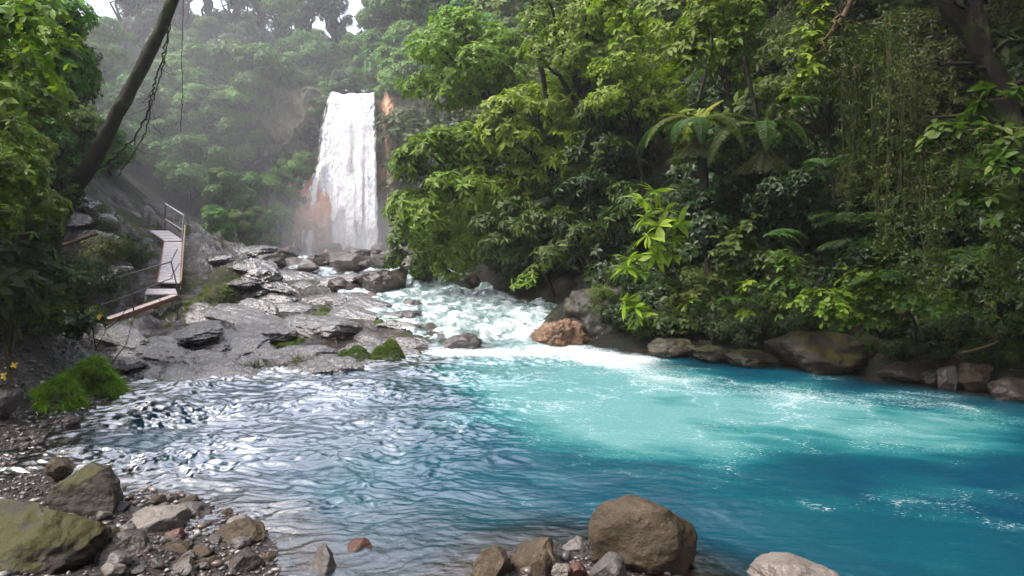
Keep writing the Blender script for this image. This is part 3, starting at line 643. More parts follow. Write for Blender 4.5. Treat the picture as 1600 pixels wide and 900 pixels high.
# right bank rocks
for (a, bq, c, dq, mt, lb, sd_) in [
    (1202, 1375, 512, 584, 'rmoss', 'long moss-covered ledge rock on the right bank', 401),
    (1010, 1085, 528, 560, 'rbank', 'dark bank rock right of the brown rock mass', 403),
    (1080, 1150, 540, 566, 'rbank', 'low black rock at the waterline under the sapling', 405),
    (1130, 1215, 546, 574, 'rbank', 'low dark rock left of the moss-covered ledge rock', 407),
    (1365, 1445, 566, 598, 'rdark', 'wet dark rock right of the moss-covered ledge rock', 409),
    (1440, 1478, 578, 603, 'rbank', 'dark stone left of the purple grey wet rock', 411),
    (1464, 1506, 570, 608, 'rgrey', 'purple grey wet rock shining at the right waterline', 413),
    (1496, 1556, 566, 612, 'rbrown', 'rounded reddish brown boulder at the right waterline', 415),
    (1536, 1640, 586, 626, 'rdark', 'low dark rock slab at the right edge of the pool', 417)]:
    rock(a, bq, c, dq, mt, lb, sd_, z=0.0, depth=.8, cuts=11, rough=.12)

# small stones along the shore, gravel
small_protos = [rock_mesh(500 + i, (1, .85, .6), 8, .07, 4, mat=M[m_]) for i, m_ in enumerate(['rgrey', 'rbrown', 'rdark', 'rpale', 'rgrey', 'rgrey', 'rdark', 'rbrown'])]
rs = random.Random(44); placed = 0
zones = [((150, 470), (770, 900), 46, 'small wet stone among the boulders on the lower left shore', 'small stones on the lower left shore', .10, .22),
         ((0, 110), (690, 790), 26, 'small stone on the gravel behind the sloping boulder', 'small stones on the left gravel', .05, .12),
         ((740, 1000), (870, 930), 26, 'small rounded pebble in the gap between the bottom centre rocks', 'pebbles between the bottom centre rocks', .04, .10),
         ((0, 170), (600, 700), 30, 'small dark stone on the gravel beach at the left', 'small stones on the left gravel beach', .05, .16)]
for (xa, xb), (ya, yb), n, lb, gp, s0, s1 in zones:
    for i in range(n):
        t = T(rs.uniform(xa, xb), rs.uniform(ya, yb))
        if t is None: continue
        s = rs.uniform(s0, s1) * (rs.random() ** .5 * .6 + .5)
        o = link('stone', rs.choice(small_protos), None, (t.x, t.y, t.z + s * .12), (rs.uniform(-.3, .3), rs.uniform(-.3, .3), rs.uniform(0, 6.3)), s)
        tag(o, lb, 'stone', gp)
def gravel():
    v, f = ICO[3]; import bmesh
    bm = bmesh.new(); bmesh.ops.create_icosphere(bm, subdivisions=1, radius=1); v = np.array([q.co[:] for q in bm.verts]); f = np.array([[w.index for w in q.verts] for q in bm.faces]); bm.free()
    r = np.random.default_rng(9); N = 26000
    x = r.uniform(-11, 2.4, N); y = r.uniform(3.5, 14.5, N)
    h, d, rocky, side, near, crev = H(x, y, True)
    ok = (d > -.5) & (d < 2.6) & (h < 1.2) & ((x < -2.0) | (y < 5.6)) & (r.random(N) < 1.1 - d / 3)
    x, y, h = x[ok], y[ok], h[ok]; n = len(x)
    s = r.uniform(.010, .032, n) * (1 + 1.2 * (r.random(n) < .12))
    sc = s[:, None] * r.uniform([.8, .6, .35], [1.3, 1., .7], (n, 3)); a = r.uniform(0, 6.28, n)
    vv = v[None] * (1 + .15 * r.normal(size=(n, len(v), 1))) * sc[:, None, :]
    xx = vv[..., 0] * np.cos(a)[:, None] - vv[..., 1] * np.sin(a)[:, None]; yy = vv[..., 0] * np.sin(a)[:, None] + vv[..., 1] * np.cos(a)[:, None]
    vv = np.stack([xx + x[:, None], yy + y[:, None], vv[..., 2] + h[:, None] + .3 * s[:, None]], -1).reshape(-1, 3)
    ff = (f[None] + (np.arange(n) * len(v))[:, None, None]).reshape(-1, 3)
    b = NB('gravel stones'); g = b.n('ShaderNodeNewGeometry')
    c = b.ramp(g.outputs['Random Per Island'], [(0, (.04, .034, .034)), (.35, (.11, .095, .092)), (.6, (.10, .07, .06)), (.8, (.08, .07, .075)), (1, (.3, .27, .26))])
    b.set(Base_Color=c, Roughness=.3)
    tag(link('gravel', mesh_np('gravel', vv, ff, b.m)), 'wet gravel of small pebbles covering the shore', 'gravel', kind='stuff')
gravel()

# ------------------------------------------------------------------ foliage generators (numpy)
def leaf_tpl(w=.34, fold=.10, droop=.22, shape=.45):
    # x along the leaf, y across, z up
    xs = [0, .22, shape + .1, .8, 1]; ws = [.03, .62, 1.0, .55, 0.0]
    v = []
    for x, ww in zip(xs, ws):
        zc = -droop * x * x
        if ww in (0.0,): v.append((x, 0, zc)); continue
        v.append((x, ww * w / 2, zc + fold * w * ww)); v.append((x, 0, zc)); v.append((x, -ww * w / 2, zc + fold * w * ww))
    f = []
    for i in range(3):
        a = i * 3; f += [(a, a + 1, a + 4, a + 3), (a + 1, a + 2, a + 5, a + 4)]
    f += [(9, 10, 12, 12), (10, 11, 12, 12)]
    return np.array(v), np.array(f)
def leaf_simple(w=.4, fold=.12, droop=.25):
    v = np.array([(0, 0, 0), (.5, -w / 2, fold * w - droop * .2), (1, 0, -droop), (.5, w / 2, fold * w - droop * .2), (.5, 0, -droop * .25)])
    return v, np.array([(0, 1, 2, 4), (0, 4, 2, 3)])
def norm(a): return a / (np.linalg.norm(a, axis=-1, keepdims=True) + 1e-9)
def place_leaves(pos, dr, up, size, tpl):
    v, f = tpl
    if f.shape[1] == 4 and (f[:, 2] == f[:, 3]).any():
        # split degenerate quads into triangles for the whole template
        tri = []
        for q in f:
            tri.append((q[0], q[1], q[2]))
            if q[2] != q[3]: tri.append((q[0], q[2], q[3]))
        f = np.array(tri)
    X = norm(dr); Y = norm(np.cross(up, X)); Z = np.cross(X, Y)
    vv = pos[:, None] + size[:, None, None] * (v[None, :, 0:1] * X[:, None] + v[None, :, 1:2] * Y[:, None] + v[None, :, 2:3] * Z[:, None])
    ff = f[None] + (np.arange(len(pos)) * len(v))[:, None, None]
    return vv.reshape(-1, 3), ff.reshape(-1, f.shape[1])
def rosettes(c, n, k, length, r, el=(-.2, .6), tpl=None, jit=.25):
    N = len(c); az = np.arange(k)[None] * 6.283 / k + r.uniform(0, 6.28, (N, 1)) + r.normal(0, .2, (N, k))
    e = r.uniform(el[0], el[1], (N, k))
    n = norm(n); a = norm(np.cross(n, r.normal(size=(N, 3)))); b = np.cross(n, a)
    dr = (np.cos(az) * np.cos(e))[..., None] * a[:, None] + (np.sin(az) * np.cos(e))[..., None] * b[:, None] + np.sin(e)[..., None] * n[:, None]
    up = np.repeat(n[:, None], k, 1) + r.normal(0, jit, (N, k, 3))
    size = length * r.uniform(.65, 1.15, (N, k))
    return place_leaves(np.repeat(c, k, 0) + 0, dr.reshape(-1, 3), up.reshape(-1, 3), size.ravel(), tpl)
def cat(parts):
    V, Fs = [], []; b = 0
    for v, f in parts:
        if f.shape[1] == 4: f = np.concatenate([f[:, [0, 1, 2]], f[:, [0, 2, 3]]])
        V.append(v); Fs.append(f + b); b += len(v)
    return np.concatenate(V), np.concatenate(Fs)
def tube(pts, rad, n=8, wob=0.0, seed=0):
    pts = np.array(pts, float); m = len(pts); rad = np.broadcast_to(rad, (m,))
    tg = norm(np.gradient(pts, axis=0)); ref = np.array([0, 0, 1.]) if abs(tg[0][2]) < .8 else np.array([0, 1., 0])
    a = norm(np.cross(tg, ref)); b = np.cross(tg, a); th = np.linspace(0, 2 * np.pi, n, endpoint=False)
    ring = np.cos(th)[None, :, None] * a[:, None] + np.sin(th)[None, :, None] * b[:, None]
    rr = rad[:, None] * np.ones((1, n))
    if wob:
        q = pts[:, None] + ring * .3; rr = rr * (1 + wob * fbm(q[..., 0] * 4 + seed, q[..., 1] * 4, q[..., 2] * 2, 3))
    v = (pts[:, None] + ring * rr[..., None]).reshape(-1, 3)
    f = []
    for i in range(m - 1):
        for j in range(n):
            k = (j + 1) % n; f.append((i * n + j, i * n + k, (i + 1) * n + k, (i + 1) * n + j))
    return v, np.array(f)
def curve(p0, p1, bend=(0, 0, 0), n=10, jit=0, r=None):
    t = np.linspace(0, 1, n)[:, None]; p0 = np.array(p0, float); p1 = np.array(p1, float)
    c = p0 * (1 - t) + p1 * t + np.array(bend) * 4 * t * (1 - t)
    if jit and r is not None: c[1:-1] += r.normal(0, jit, (n - 2, 3))
    return c
L_long = leaf_tpl(.30, .10, .30); L_oval = leaf_tpl(.48, .10, .22); L_simple = leaf_simple(.42); L_far = leaf_simple(.55, .1, .2); L_narrow = leaf_simple(.2, .1, .25)

def crown(seed, rad, lobes, nros, k, leaf, tpl, mat, el=(-.3, .5), lobe_r=.42, hang=0.0, inner=.25):
    """lumpy crown: lobes spread through an ellipsoid, leaf whorls on the outer side of each lobe"""
    r = np.random.default_rng(seed); rad = np.array(rad, float)
    cs = []
    while len(cs) < lobes:
        q = r.uniform(-1, 1, 3); l = np.linalg.norm(q)
        if .25 < l < 1 and (not cs or min(np.linalg.norm(q - z) for z in cs) > .28 / (1 + lobes / 20)): cs.append(q)
        elif r.random() < .01: cs.append(q * .8 / max(l, .01))
    cs = np.array(cs); lr = lobe_r * r.uniform(.6, 1.25, lobes)
    wts = lr ** 2; wts = wts / wts.sum()
    li = r.choice(lobes, nros, p=wts)
    dd = norm(r.normal(size=(nros, 3)) + np.array([0, 0, .35])); flat = np.array([1, 1, .7])
    rr = lr[li] * np.where(r.random(nros) < inner, r.uniform(.2, .9, nros), r.uniform(.85, 1.12, nros))
    c = (cs[li] * (1 - lr[li, None] * .5) + dd * rr[:, None] * flat) * rad
    c += .06 * rad.mean() * np.c_[fbm(c[:, 0] * 2, c[:, 1] * 2, c[:, 2] * 2 + seed, 2), fbm(c[:, 1] * 2, c[:, 0] * 2, c[:, 2] * 2 + seed, 2), 0 * c[:, 0]]
    if hang: c[:, 2] -= hang * r.random(nros) ** 2 * (r.random(nros) < .3)
    nrm = norm(dd * .8 + norm(c) * .5 + np.array([0, 0, .7]) + r.normal(0, .25, (nros, 3)))
    c[:, 2] += rad[2]
    v, f = rosettes(c, nrm, k, leaf, r, el, tpl)
    return mesh_np('crown', v, f, M[mat], True), cs * rad + np.array([0, 0, rad[2]])
def limbs(seed, cs, base, tr, mat, root=(0, 0, 0)):
    """trunk and limbs that reach the lobes"""
    r = np.random.default_rng(seed); parts = []
    fork = np.array([r.normal(0, .05), r.normal(0, .05), base]); root = np.array(root, float)
    parts.append(tube(curve(root - np.array([0, 0, .3]), fork, (r.normal(0, .12), r.normal(0, .12), 0), 12), np.linspace(tr, tr * .62, 12), 9, .2, seed))
    for i, c in enumerate(cs):
        e = np.array(c) + r.normal(0, .05, 3)
        parts.append(tube(curve(fork if i % 3 else fork * .7 + root * .3, e, (0, 0, .12 * np.linalg.norm(e - fork)), 9, .03 * np.linalg.norm(e), r), np.linspace(tr * .45, tr * .10, 9), 6))
    v, f = cat(parts); return mesh_np('trunk', v, f, M[mat])
def frond_geo(length, n, pl, r, arch=.5, az=0., el=.7, tpl=None, origin=(0, 0, 0), width_peak=.35, stem=.012, roll=0.):
    t = np.linspace(0, 1, n); ang = el - (el + arch) * t ** 1.1
    ds = length / (n - 1); hx = np.cumsum(np.cos(ang)) * ds; hzz = np.cumsum(np.sin(ang)) * ds
    dx, dy = math.cos(az), math.sin(az)
    pts = np.c_[hx * dx, hx * dy, hzz] + np.array(origin)
    tg = np.c_[np.cos(ang) * dx, np.cos(ang) * dy, np.sin(ang)]; side = np.array([-dy, dx, 0.0]); nrm = np.cross(tg, side[None]) * 1.0
    nrm[nrm[:, 2] < 0] *= -1
    k = np.arange(int(n * .12), n); prof = np.sin(np.clip((t[k] - .05) / .95, 0, 1) ** .7 * np.pi) ** .6 + .04
    V = []
    for s in (-1, 1):
        d = side[None] * s * .92 + tg[k] * .42 - nrm[k] * .12 + r.normal(0, .05, (len(k), 3))
        V.append(place_leaves(pts[k], d, nrm[k] + 0, pl * prof * r.uniform(.88, 1.1, len(k)), tpl or L_narrow))
    lv = cat(V)
    st = tube(pts[::3], np.linspace(stem, stem * .25, len(pts[::3])), 5)
    return lv, st

def spawn(kind, parts, loc, rz=0., s=1., label=None, catg=None, group=None, tilt=(0, 0)):
    if len(parts) == 1:
        o = link(kind, parts[0][1], None, loc, (tilt[0], tilt[1], rz), s)
    else:
        o = link(kind, None, None, loc, (tilt[0], tilt[1], rz), s)
        for nme, me in parts: link(nme, me, o)
    return tag(o, label, catg, group)

# prototypes -----------------------------------------------------------
def proto_tree(seed, rad, lobes, nros, k, leaf, tpl, mat, base, tr, hang=0., el=(-.3, .5), lobe_r=.42, names=('trunk', 'crown'), bark='bark'):
    cm, cs = crown(seed, rad, lobes, nros, k, leaf, tpl, mat, el, lobe_r, hang)
    cm.transform(Matrix.Translation((0, 0, base)))
    cs = cs + np.array([0, 0, base]); tm = limbs(seed, cs[:min(len(cs), 14)], base * .9 + .05, tr, bark)
    return [(names[0], tm), (names[1], cm)]
SH = ('stems', 'foliage')
PR = {
 'whorl': [proto_tree(20 + i, (1.5, 1.5, 1.1), 12, 620, 7, .30, L_long, m, .5, .06, names=SH, bark='stem') for i, m in enumerate(['bright', 'mid', 'mid'])],
 'oval': [proto_tree(30 + i, (1.3, 1.3, 1.0), 12, 900, 5, .17, L_oval, m, .35, .04, names=SH, bark='stem', hang=.4) for i, m in enumerate(['mid', 'dark', 'bright'])],
 'small': [proto_tree(40 + i, (1.3, 1.3, 1.1), 14, 2400, 4, .10, L_simple, m, .3, .04, names=SH, bark='stem', hang=.5) for i, m in enumerate(['mid', 'olive', 'dark', 'olive'])],
 'darkbig': [proto_tree(50 + i, (1.2, 1.2, .9), 9, 340, 6, .30, L_oval, m, .4, .04, names=SH, bark='stem') for i, m in enumerate(['dark', 'dark', 'mid'])],
 'far': [proto_tree(60 + i, (2.2, 2.2, 2.0), 18, 2300, 5, .23, L_far, m, 1.2, .16, lobe_r=.36) for i, m in enumerate(['far', 'far', 'mid', 'far', 'dark'])],
 'fartall': [proto_tree(70 + i, (1.7, 1.7, 2.6), 15, 1300, 5, .24, L_far, m, 5.0, .22, lobe_r=.30) for i, m in enumerate(['far', 'dark', 'far'])],
}
print('protos ok')

AUTO = []      # (object, look, height of crown centre)
LOOK = {'whorl': ['bright whorled-leaf shrub', 'green whorled-leaf shrub', 'deep green whorled-leaf shrub'],
        'oval': ['plain green oval-leaved shrub', 'dark green oval-leaved shrub', 'light green oval-leaved shrub'],
        'small': ['small-leaved green shrub', 'small-leaved olive shrub', 'small-leaved dark shrub', 'small-leaved mossy shrub'],
        'darkbig': ['dark broad-leaved glossy shrub', 'shaded broad-leaved shrub', 'green broad-leaved glossy shrub'],
        'far': ['hazy round-crowned tree', 'misty green tree', 'hazy tree', 'pale misty tree', 'darker misty tree'],
        'fartall': ['tall thin-trunked tree in the mist', 'tall dark tree in the mist', 'tall pale tree in the mist']}
def auto(kind, i, loc, s, rz=None, group=None, tilt=(0, 0)):
    i = i % len(PR[kind]); tree = kind.startswith('far')
    o = spawn('forest_tree' if tree else 'shrub', PR[kind][i], loc, random.uniform(0, 6.28) if rz is None else rz, s, None, 'tree' if tree else 'shrub', group, tilt)
    ctr = {'whorl': 1.6, 'oval': 1.35, 'small': 1.4, 'darkbig': 1.3, 'far': 3.2, 'fartall': 7.6}[kind]
    AUTO.append((o, LOOK[kind][i], ctr * s)); return o
def fill(x0, x1, y0, y1, step, kinds, k, group, seed, drop=.6, dmin=0, dmax=200, inset=0.0, test=None):
    """plants rooted on the slope, spaced so that neighbours touch"""
    r = random.Random(seed); n = 0
    y = y0; row = 0
    while y <= y1:
        x = x0 + (step * .5 if row % 2 else 0)
        while x <= x1:
            px = x + r.uniform(-.3, .3) * step; py = y + r.uniform(-.3, .3) * step
            x += step
            if test and not test(px, py): continue
            t = T(px, py + step * .35)
            if t is None or not (dmin < t.y < dmax): continue
            if sdist(np.array([t.x]), np.array([t.y]))[0] < .35: continue
            kd, i = r.choice(kinds); s = k * step / F * t.y / 1.2 * r.uniform(.85, 1.2)
            auto(kd, i, (t.x, t.y, t.z - drop * s), s, r.uniform(0, 6.28), group, (r.uniform(-.15, .15), r.uniform(-.15, .15))); n += 1
        y += step * .8; row += 1
    print('fill', group, n)

# far misty hillside left of the fall
fill(150, 480, 70, 372, 52, [('far', 0), ('far', 1), ('far', 3), ('far', 4)], .50, 'misty trees on the hillside left of the waterfall', 1, dmin=38,
     test=lambda x, y: not (x > 452 and y > 130))
fill(-260, 130, 40, 300, 75, [('far', 0), ('far', 2), ('far', 3)], .5, 'misty trees on the hillside left of the waterfall', 2, dmin=22)
fill(135, 330, 200, 300, 42, [('far', 0), ('far', 1), ('far', 3)], .42, 'misty trees on the hillside left of the waterfall', 21, dmin=22)
# above the lip and right of the fall
for (px, py, D, kd, i, s) in [(470, 120, 56, 'far', 0, 1.0), (505, 112, 58, 'far', 1, .9), (625, 118, 56, 'far', 3, 1.0), (660, 150, 53, 'far', 0, 1.0), (590, 105, 60, 'far', 4, .9), (548, 118, 64, 'far', 3, .9), (575, 88, 66, 'far', 1, 1.15), (545, 70, 70, 'far', 4, 1.25), (600, 62, 68, 'far', 0, 1.2), (510, 80, 70, 'far', 3, 1.1), (575, 125, 57, 'far', 4, .7), (535, 128, 58, 'far', 1, .6), (560, 105, 59, 'far', 0, .9), (350, 300, 44.0, 'far', 0, 0.60), (385, 310, 45.0, 'far', 1, 0.60), (418, 290, 46.5, 'far', 3, 0.60), (372, 345, 43.5, 'far', 3, 0.50), (405, 352, 44.5, 'far', 0, 0.50), (438, 345, 46.0, 'far', 1, 0.50), (335, 350, 42.0, 'far', 1, 0.50), (450, 300, 47.5, 'far', 0, 0.50), (425, 372, 45.0, 'far', 3, 0.35), (390, 378, 44.0, 'far', 0, 0.35), (355, 380, 42.5, 'far', 1, 0.35), (460, 262, 48.3, 'far', 3, 0.50), (200, 22, 72, 'far', 0, 1.25), (236, 38, 72, 'far', 1, 1.25), (272, 22, 72, 'far', 2, 1.25), (308, 38, 72, 'far', 3, 1.25), (344, 22, 72, 'far', 0, 1.25), (380, 38, 72, 'far', 1, 1.25), (416, 22, 72, 'far', 2, 1.25), (452, 38, 72, 'far', 3, 1.25), (488, 22, 72, 'far', 0, 1.25), (524, 38, 72, 'far', 1, 1.25), (560, 22, 72, 'far', 2, 1.25), (596, 38, 72, 'far', 3, 1.25), (632, 22, 72, 'far', 0, 1.25), (448, 132, 53.0, 'far', 0, 0.50), (470, 128, 53.5, 'far', 1, 0.50), (492, 130, 54.0, 'far', 2, 0.50), (514, 124, 54.0, 'far', 3, 0.45), (534, 122, 55.0, 'far', 4, 0.50), (556, 122, 54.5, 'far', 0, 0.50), (578, 124, 54.5, 'far', 1, 0.48), (600, 130, 53.5, 'far', 2, 0.50), (622, 128, 53.0, 'far', 3, 0.50), (425, 126, 54.0, 'far', 4, 0.55), (400, 122, 54.0, 'far', 0, 0.60), (520, 100, 61, 'far', 3, 1.0), (596, 112, 56, 'far', 1, .8), (480, 108, 60, 'far', 1, 1.0), (450, 88, 64, 'far', 3, 1.2), (400, 70, 64, 'far', 0, 1.2), (350, 60, 64, 'far', 4, 1.3), (300, 66, 62, 'far', 3, 1.2), (250, 60, 60, 'far', 0, 1.2), (640, 60, 60, 'far', 1, 1.2), (500, 60, 68, 'far', 4, 1.1),
                              (440, 100, 60, 'fartall', 0, 1.05), (480, 95, 66, 'fartall', 1, 1.15), (525, 90, 68, 'fartall', 1, 1.05), (410, 110, 62, 'fartall', 2, 1.2), (370, 120, 60, 'fartall', 0, 1.2),
                              (600, 90, 66, 'fartall', 2, 1.15), (640, 90, 62, 'fartall', 0, 1.3), (330, 120, 62, 'fartall', 2, 1.25), (290, 130, 58, 'fartall', 1, 1.2), (235, 130, 58, 'fartall', 2, 1.25), (200, 130, 56, 'fartall', 0, 1.2),
                              (622, 205, 49.0, 'far', 3, .42), (628, 262, 49.0, 'far', 0, .45), (630, 320, 48.6, 'far', 4, .45), (612, 158, 51.5, 'far', 1, .45),
                              (500, 175, 50.6, 'far', 0, .42), (486, 215, 50, 'far', 4, .5), (474, 260, 49.5, 'far', 1, .5), (458, 320, 48.6, 'far', 4, .45), (505, 150, 52, 'far', 3, .5)]:
    p = P(px, py, D); zg = min(p.z, hz(p.x, p.y)) if kd == 'fartall' or D > 52.5 else p.z - 2.2 * s
    auto(kd, i, (p.x, p.y, zg - .3), s, None, 'misty trees around the waterfall lip')
fill(600, 780, 20, 200, 60, [('far', 0), ('far', 2), ('far', 1), ('far', 3)], .5, 'hazy trees right of the waterfall', 3, dmin=30)
# right wall
fill(640, 1000, 240, 440, 72, [('oval', 0), ('oval', 1), ('darkbig', 0), ('small', 2)], 1.0, 'shrubs under the large tree on the right bank', 5, dmin=16)
fill(820, 1180, -40, 240, 80, [('oval', 2), ('small', 0), ('small', 1), ('oval', 0), ('whorl', 1)], 1.0, 'shrubs high on the right slope', 6)
fill(1180, 1720, -60, 300, 88, [('small', 1), ('small', 3), ('small', 2), ('oval', 1), ('darkbig', 2)], 1.0, 'mossy shrubs on the upper right slope', 7)
fill(1020, 1720, 300, 490, 80, [('darkbig', 0), ('small', 2), ('oval', 1), ('darkbig', 1)], .8, 'dark undergrowth above the right bank', 8)
fill(980, 1700, 430, 512, 46, [('small', 0), ('oval', 1), ('oval', 0), ('small', 2), ('darkbig', 0)], .85, 'plants overhanging the right bank', 12, dmin=10, dmax=22)
fill(1010, 1700, 512, 548, 40, [('small', 0), ('small', 2), ('oval', 1), ('small', 1)], .62, 'small plants at the right waterline', 13, dmin=9, dmax=20)
fill(940, 1240, 484, 530, 46, [('small', 0), ('small', 2), ('oval', 1), ('oval', 0)], .8, 'low plants on the right bank edge', 10, dmin=13, dmax=22)
fill(1400, 1720, 480, 540, 52, [('small', 1), ('small', 2), ('oval', 1)], .62, 'low plants on the right bank edge', 11, dmax=18)
# left near
fill(-200, -45, 120, 470, 64, [('oval', 2), ('oval', 2), ('small', 0), ('oval', 0)], 1.0, 'undergrowth on the near left slope', 9, dmax=40)


# ------------------------------------------------------------------ feature trees and plants
def PX(lst): return np.array([P(*q)[:] for q in lst])
def smooth(pts, n=24):
    pts = np.array(pts, float); t = np.linspace(0, len(pts) - 1, n); i = np.clip(t.astype(int), 0, len(pts) - 2); f = (t - i)[:, None]
    p0 = pts[np.clip(i - 1, 0, None)]; p1 = pts[i]; p2 = pts[i + 1]; p3 = pts[np.clip(i + 2, None, len(pts) - 1)]
    return .5 * ((2 * p1) + (-p0 + p2) * f + (2 * p0 - 5 * p1 + 4 * p2 - p3) * f ** 2 + (-p0 + 3 * p1 - 3 * p2 + p3) * f ** 3)
def local(vf, o):
    v, f = vf; return v - np.array(o), f
def thing_parts(kind, org, parts, label, catg, group=None):
    """parts: (name, (verts, faces) in world space, material); an Empty at org carries them"""
    e = tag(link(kind, None, None, org), label, catg, group)
    for nme, vf, m in parts:
        v, f = local(vf, org); link(nme, mesh_np(nme, v, f, M[m] if isinstance(m, str) else m), e)
    return e
def leafy(pts, rad, seed, leaf, k, every, tpl, spread, twigs=10, tip=True, start=.15, el=(-.5, .3), sub=3, droop=.3):
    """a branch with side twigs; whorls of leaves at twig tips and nodes"""
    r = np.random.default_rng(seed); c = smooth(pts, 26); w = [tube(c, np.linspace(rad, rad * .3, len(c)), 7, .15, seed)]
    cs = []; ns = []
    for i in range(twigs):
        t = r.uniform(start, 1); p = c[int(t * 25)]; d = norm(r.normal(size=3) * np.array([1, 1, .5]) + np.array([0, 0, -droop])); e = p + d * spread * r.uniform(.4, 1)
        cv = curve(p, e, (0, 0, .1 * spread), 7, .02, r); w.append(tube(cv, np.linspace(rad * .35, rad * .12, 7), 5))
        for j in range(sub):
            q = cv[int((j + 1) / sub * 6)] ; cs.append(q + r.normal(0, .04, 3)); ns.append(norm(d * .5 + np.array([0, 0, .8])))
    if tip: cs.append(c[-1]); ns.append(norm(c[-1] - c[-3] + np.array([0, 0, .01])))
    lv = rosettes(np.array(cs), np.array(ns), k, leaf, r, el, tpl)
    return cat(w), lv
def feature(kind, pts, rad, seed, leaf, k, tpl, spread, mat, label, catg, twigs=12, bark='bark', names=('branch', 'leaves'), group=None, **kw):
    pts = PX(pts); w, l = leafy(pts, rad, seed, leaf, k, 1, tpl, spread, twigs, **kw)
    return thing_parts(kind, tuple(pts[0]), [(names[0], w, bark), (names[1], cat([l]), mat)], label, catg, group)
# the large overhanging tree right of the stream
def big_tree(px, py, D, rad, seed, mat, nros, leaf, root, label, lobes=24, tr=.2, tpl=None, k=7, lobe_r=.34):
    c = P(px, py, D); g = P(*root); g.z = hz(g.x, g.y)
    cm, cs = crown(seed, rad, lobes, nros, k, leaf, tpl or L_long, mat, (-.45, .45), lobe_r)
    off = np.array([c.x - g.x, c.y - g.y, c.z - rad[2] - g.z]); cm.transform(Matrix.Translation(Vector(off)))
    cs = cs + off; fork = np.array([off[0] * .75, off[1] * .75, (cs[:, 2].mean()) * .72])
    r = np.random.default_rng(seed); parts = [tube(curve((0, 0, -.3), fork, (.15, 0, .1), 12), np.linspace(tr, tr * .7, 12), 10, .2, seed)]
    for q in cs[:18]: parts.append(tube(curve(fork, q, (0, 0, .3), 10, .06, r), np.linspace(tr * .5, tr * .1, 10), 6))
    v, f = cat(parts); e = tag(link('broadleaf_tree', None, None, g), label, 'tree')
    link('trunk', mesh_np('trunk', v, f, M['bark']), e); link('crown', cm, e)
big_tree(712, 300, 25.5, (2.3, 2.2, 3.1), 801, 'bright', 1700, .34, (850, 440, 25.5), 'large overhanging tree with bright whorled leaves beside the waterfall and stream', tr=.2)
big_tree(830, 215, 25, (2.3, 2.2, 2.3), 802, 'bright', 1500, .31, (930, 430, 24), 'bright tree with drooping whorled leaves right of the overhanging tree')
big_tree(655, 385, 28, (1.3, 1.3, 1.5), 803, 'mid', 520, .32, (730, 440, 28), 'low bushy tree touching the stream beside the waterfall foot', lobes=12, tr=.1)
big_tree(720, 110, 30, (2.7, 2.6, 2.3), 804, 'bright', 2200, .25, (900, 300, 31), 'yellow-green tree high behind the overhanging tree', tpl=L_oval, k=5)
big_tree(900, 60, 24, (2.6, 2.5, 2.0), 805, 'bright', 2600, .17, (950, 330, 24), 'yellow-green small-leaved tree at the top centre', tpl=L_oval, k=5)
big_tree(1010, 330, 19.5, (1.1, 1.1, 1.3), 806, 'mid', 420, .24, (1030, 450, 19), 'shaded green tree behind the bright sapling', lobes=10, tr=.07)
big_tree(880, 370, 21, (1.5, 1.4, 1.1), 807, 'mid', 520, .26, (930, 440, 21.5), 'shaded green bush hanging over the stream edge under the bright trees', lobes=12, tr=.07)

big_tree(935, 215, 21.5, (1.7, 1.6, 1.5), 811, 'mid', 700, .26, (960, 430, 21.5), 'mid-green whorled tree between the bright trees and the first tree fern', lobes=14, tr=.07)
big_tree(985, 130, 20.5, (1.6, 1.5, 1.3), 812, 'bright', 900, .17, (1010, 420, 20.5), 'yellow-green small tree up and left of the first tree fern', lobes=14, tr=.06, tpl=L_oval, k=5)
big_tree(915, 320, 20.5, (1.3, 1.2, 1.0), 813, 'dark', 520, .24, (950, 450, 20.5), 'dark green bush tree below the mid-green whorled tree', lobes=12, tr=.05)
big_tree(800, 360, 23, (1.5, 1.3, 1.2), 814, 'mid', 600, .28, (870, 440, 23.5), 'shaded green tree low over the stream under the large overhanging tree', lobes=12, tr=.06)
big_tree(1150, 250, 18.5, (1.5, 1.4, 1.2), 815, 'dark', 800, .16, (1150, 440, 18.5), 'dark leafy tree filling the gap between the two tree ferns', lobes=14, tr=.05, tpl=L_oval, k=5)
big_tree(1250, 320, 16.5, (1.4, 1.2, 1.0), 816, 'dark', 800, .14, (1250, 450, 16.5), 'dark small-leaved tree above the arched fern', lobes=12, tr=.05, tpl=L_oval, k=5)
big_tree(1130, 60, 19, (1.8, 1.6, 1.4), 817, 'bright', 1200, .15, (1160, 400, 19), 'bright yellow-green tree above the tree ferns', lobes=16, tr=.06, tpl=L_oval, k=5)
big_tree(1290, 110, 16.5, (1.7, 1.5, 1.4), 818, 'olive', 1300, .12, (1300, 430, 16.5), 'olive tree right of the yellow-green tree at the top', lobes=16, tr=.05, tpl=L_oval, k=5)
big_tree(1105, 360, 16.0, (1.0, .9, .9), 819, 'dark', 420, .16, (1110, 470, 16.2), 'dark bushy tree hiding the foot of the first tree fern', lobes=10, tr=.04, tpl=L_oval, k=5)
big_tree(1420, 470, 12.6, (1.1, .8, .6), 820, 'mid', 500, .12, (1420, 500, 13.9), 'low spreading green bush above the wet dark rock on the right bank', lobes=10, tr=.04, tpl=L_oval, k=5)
big_tree(1560, 480, 11.9, (1.0, .8, .6), 821, 'dark', 500, .13, (1560, 500, 13.2), 'low dark bush above the reddish brown waterline boulder', lobes=10, tr=.04, tpl=L_oval, k=5)
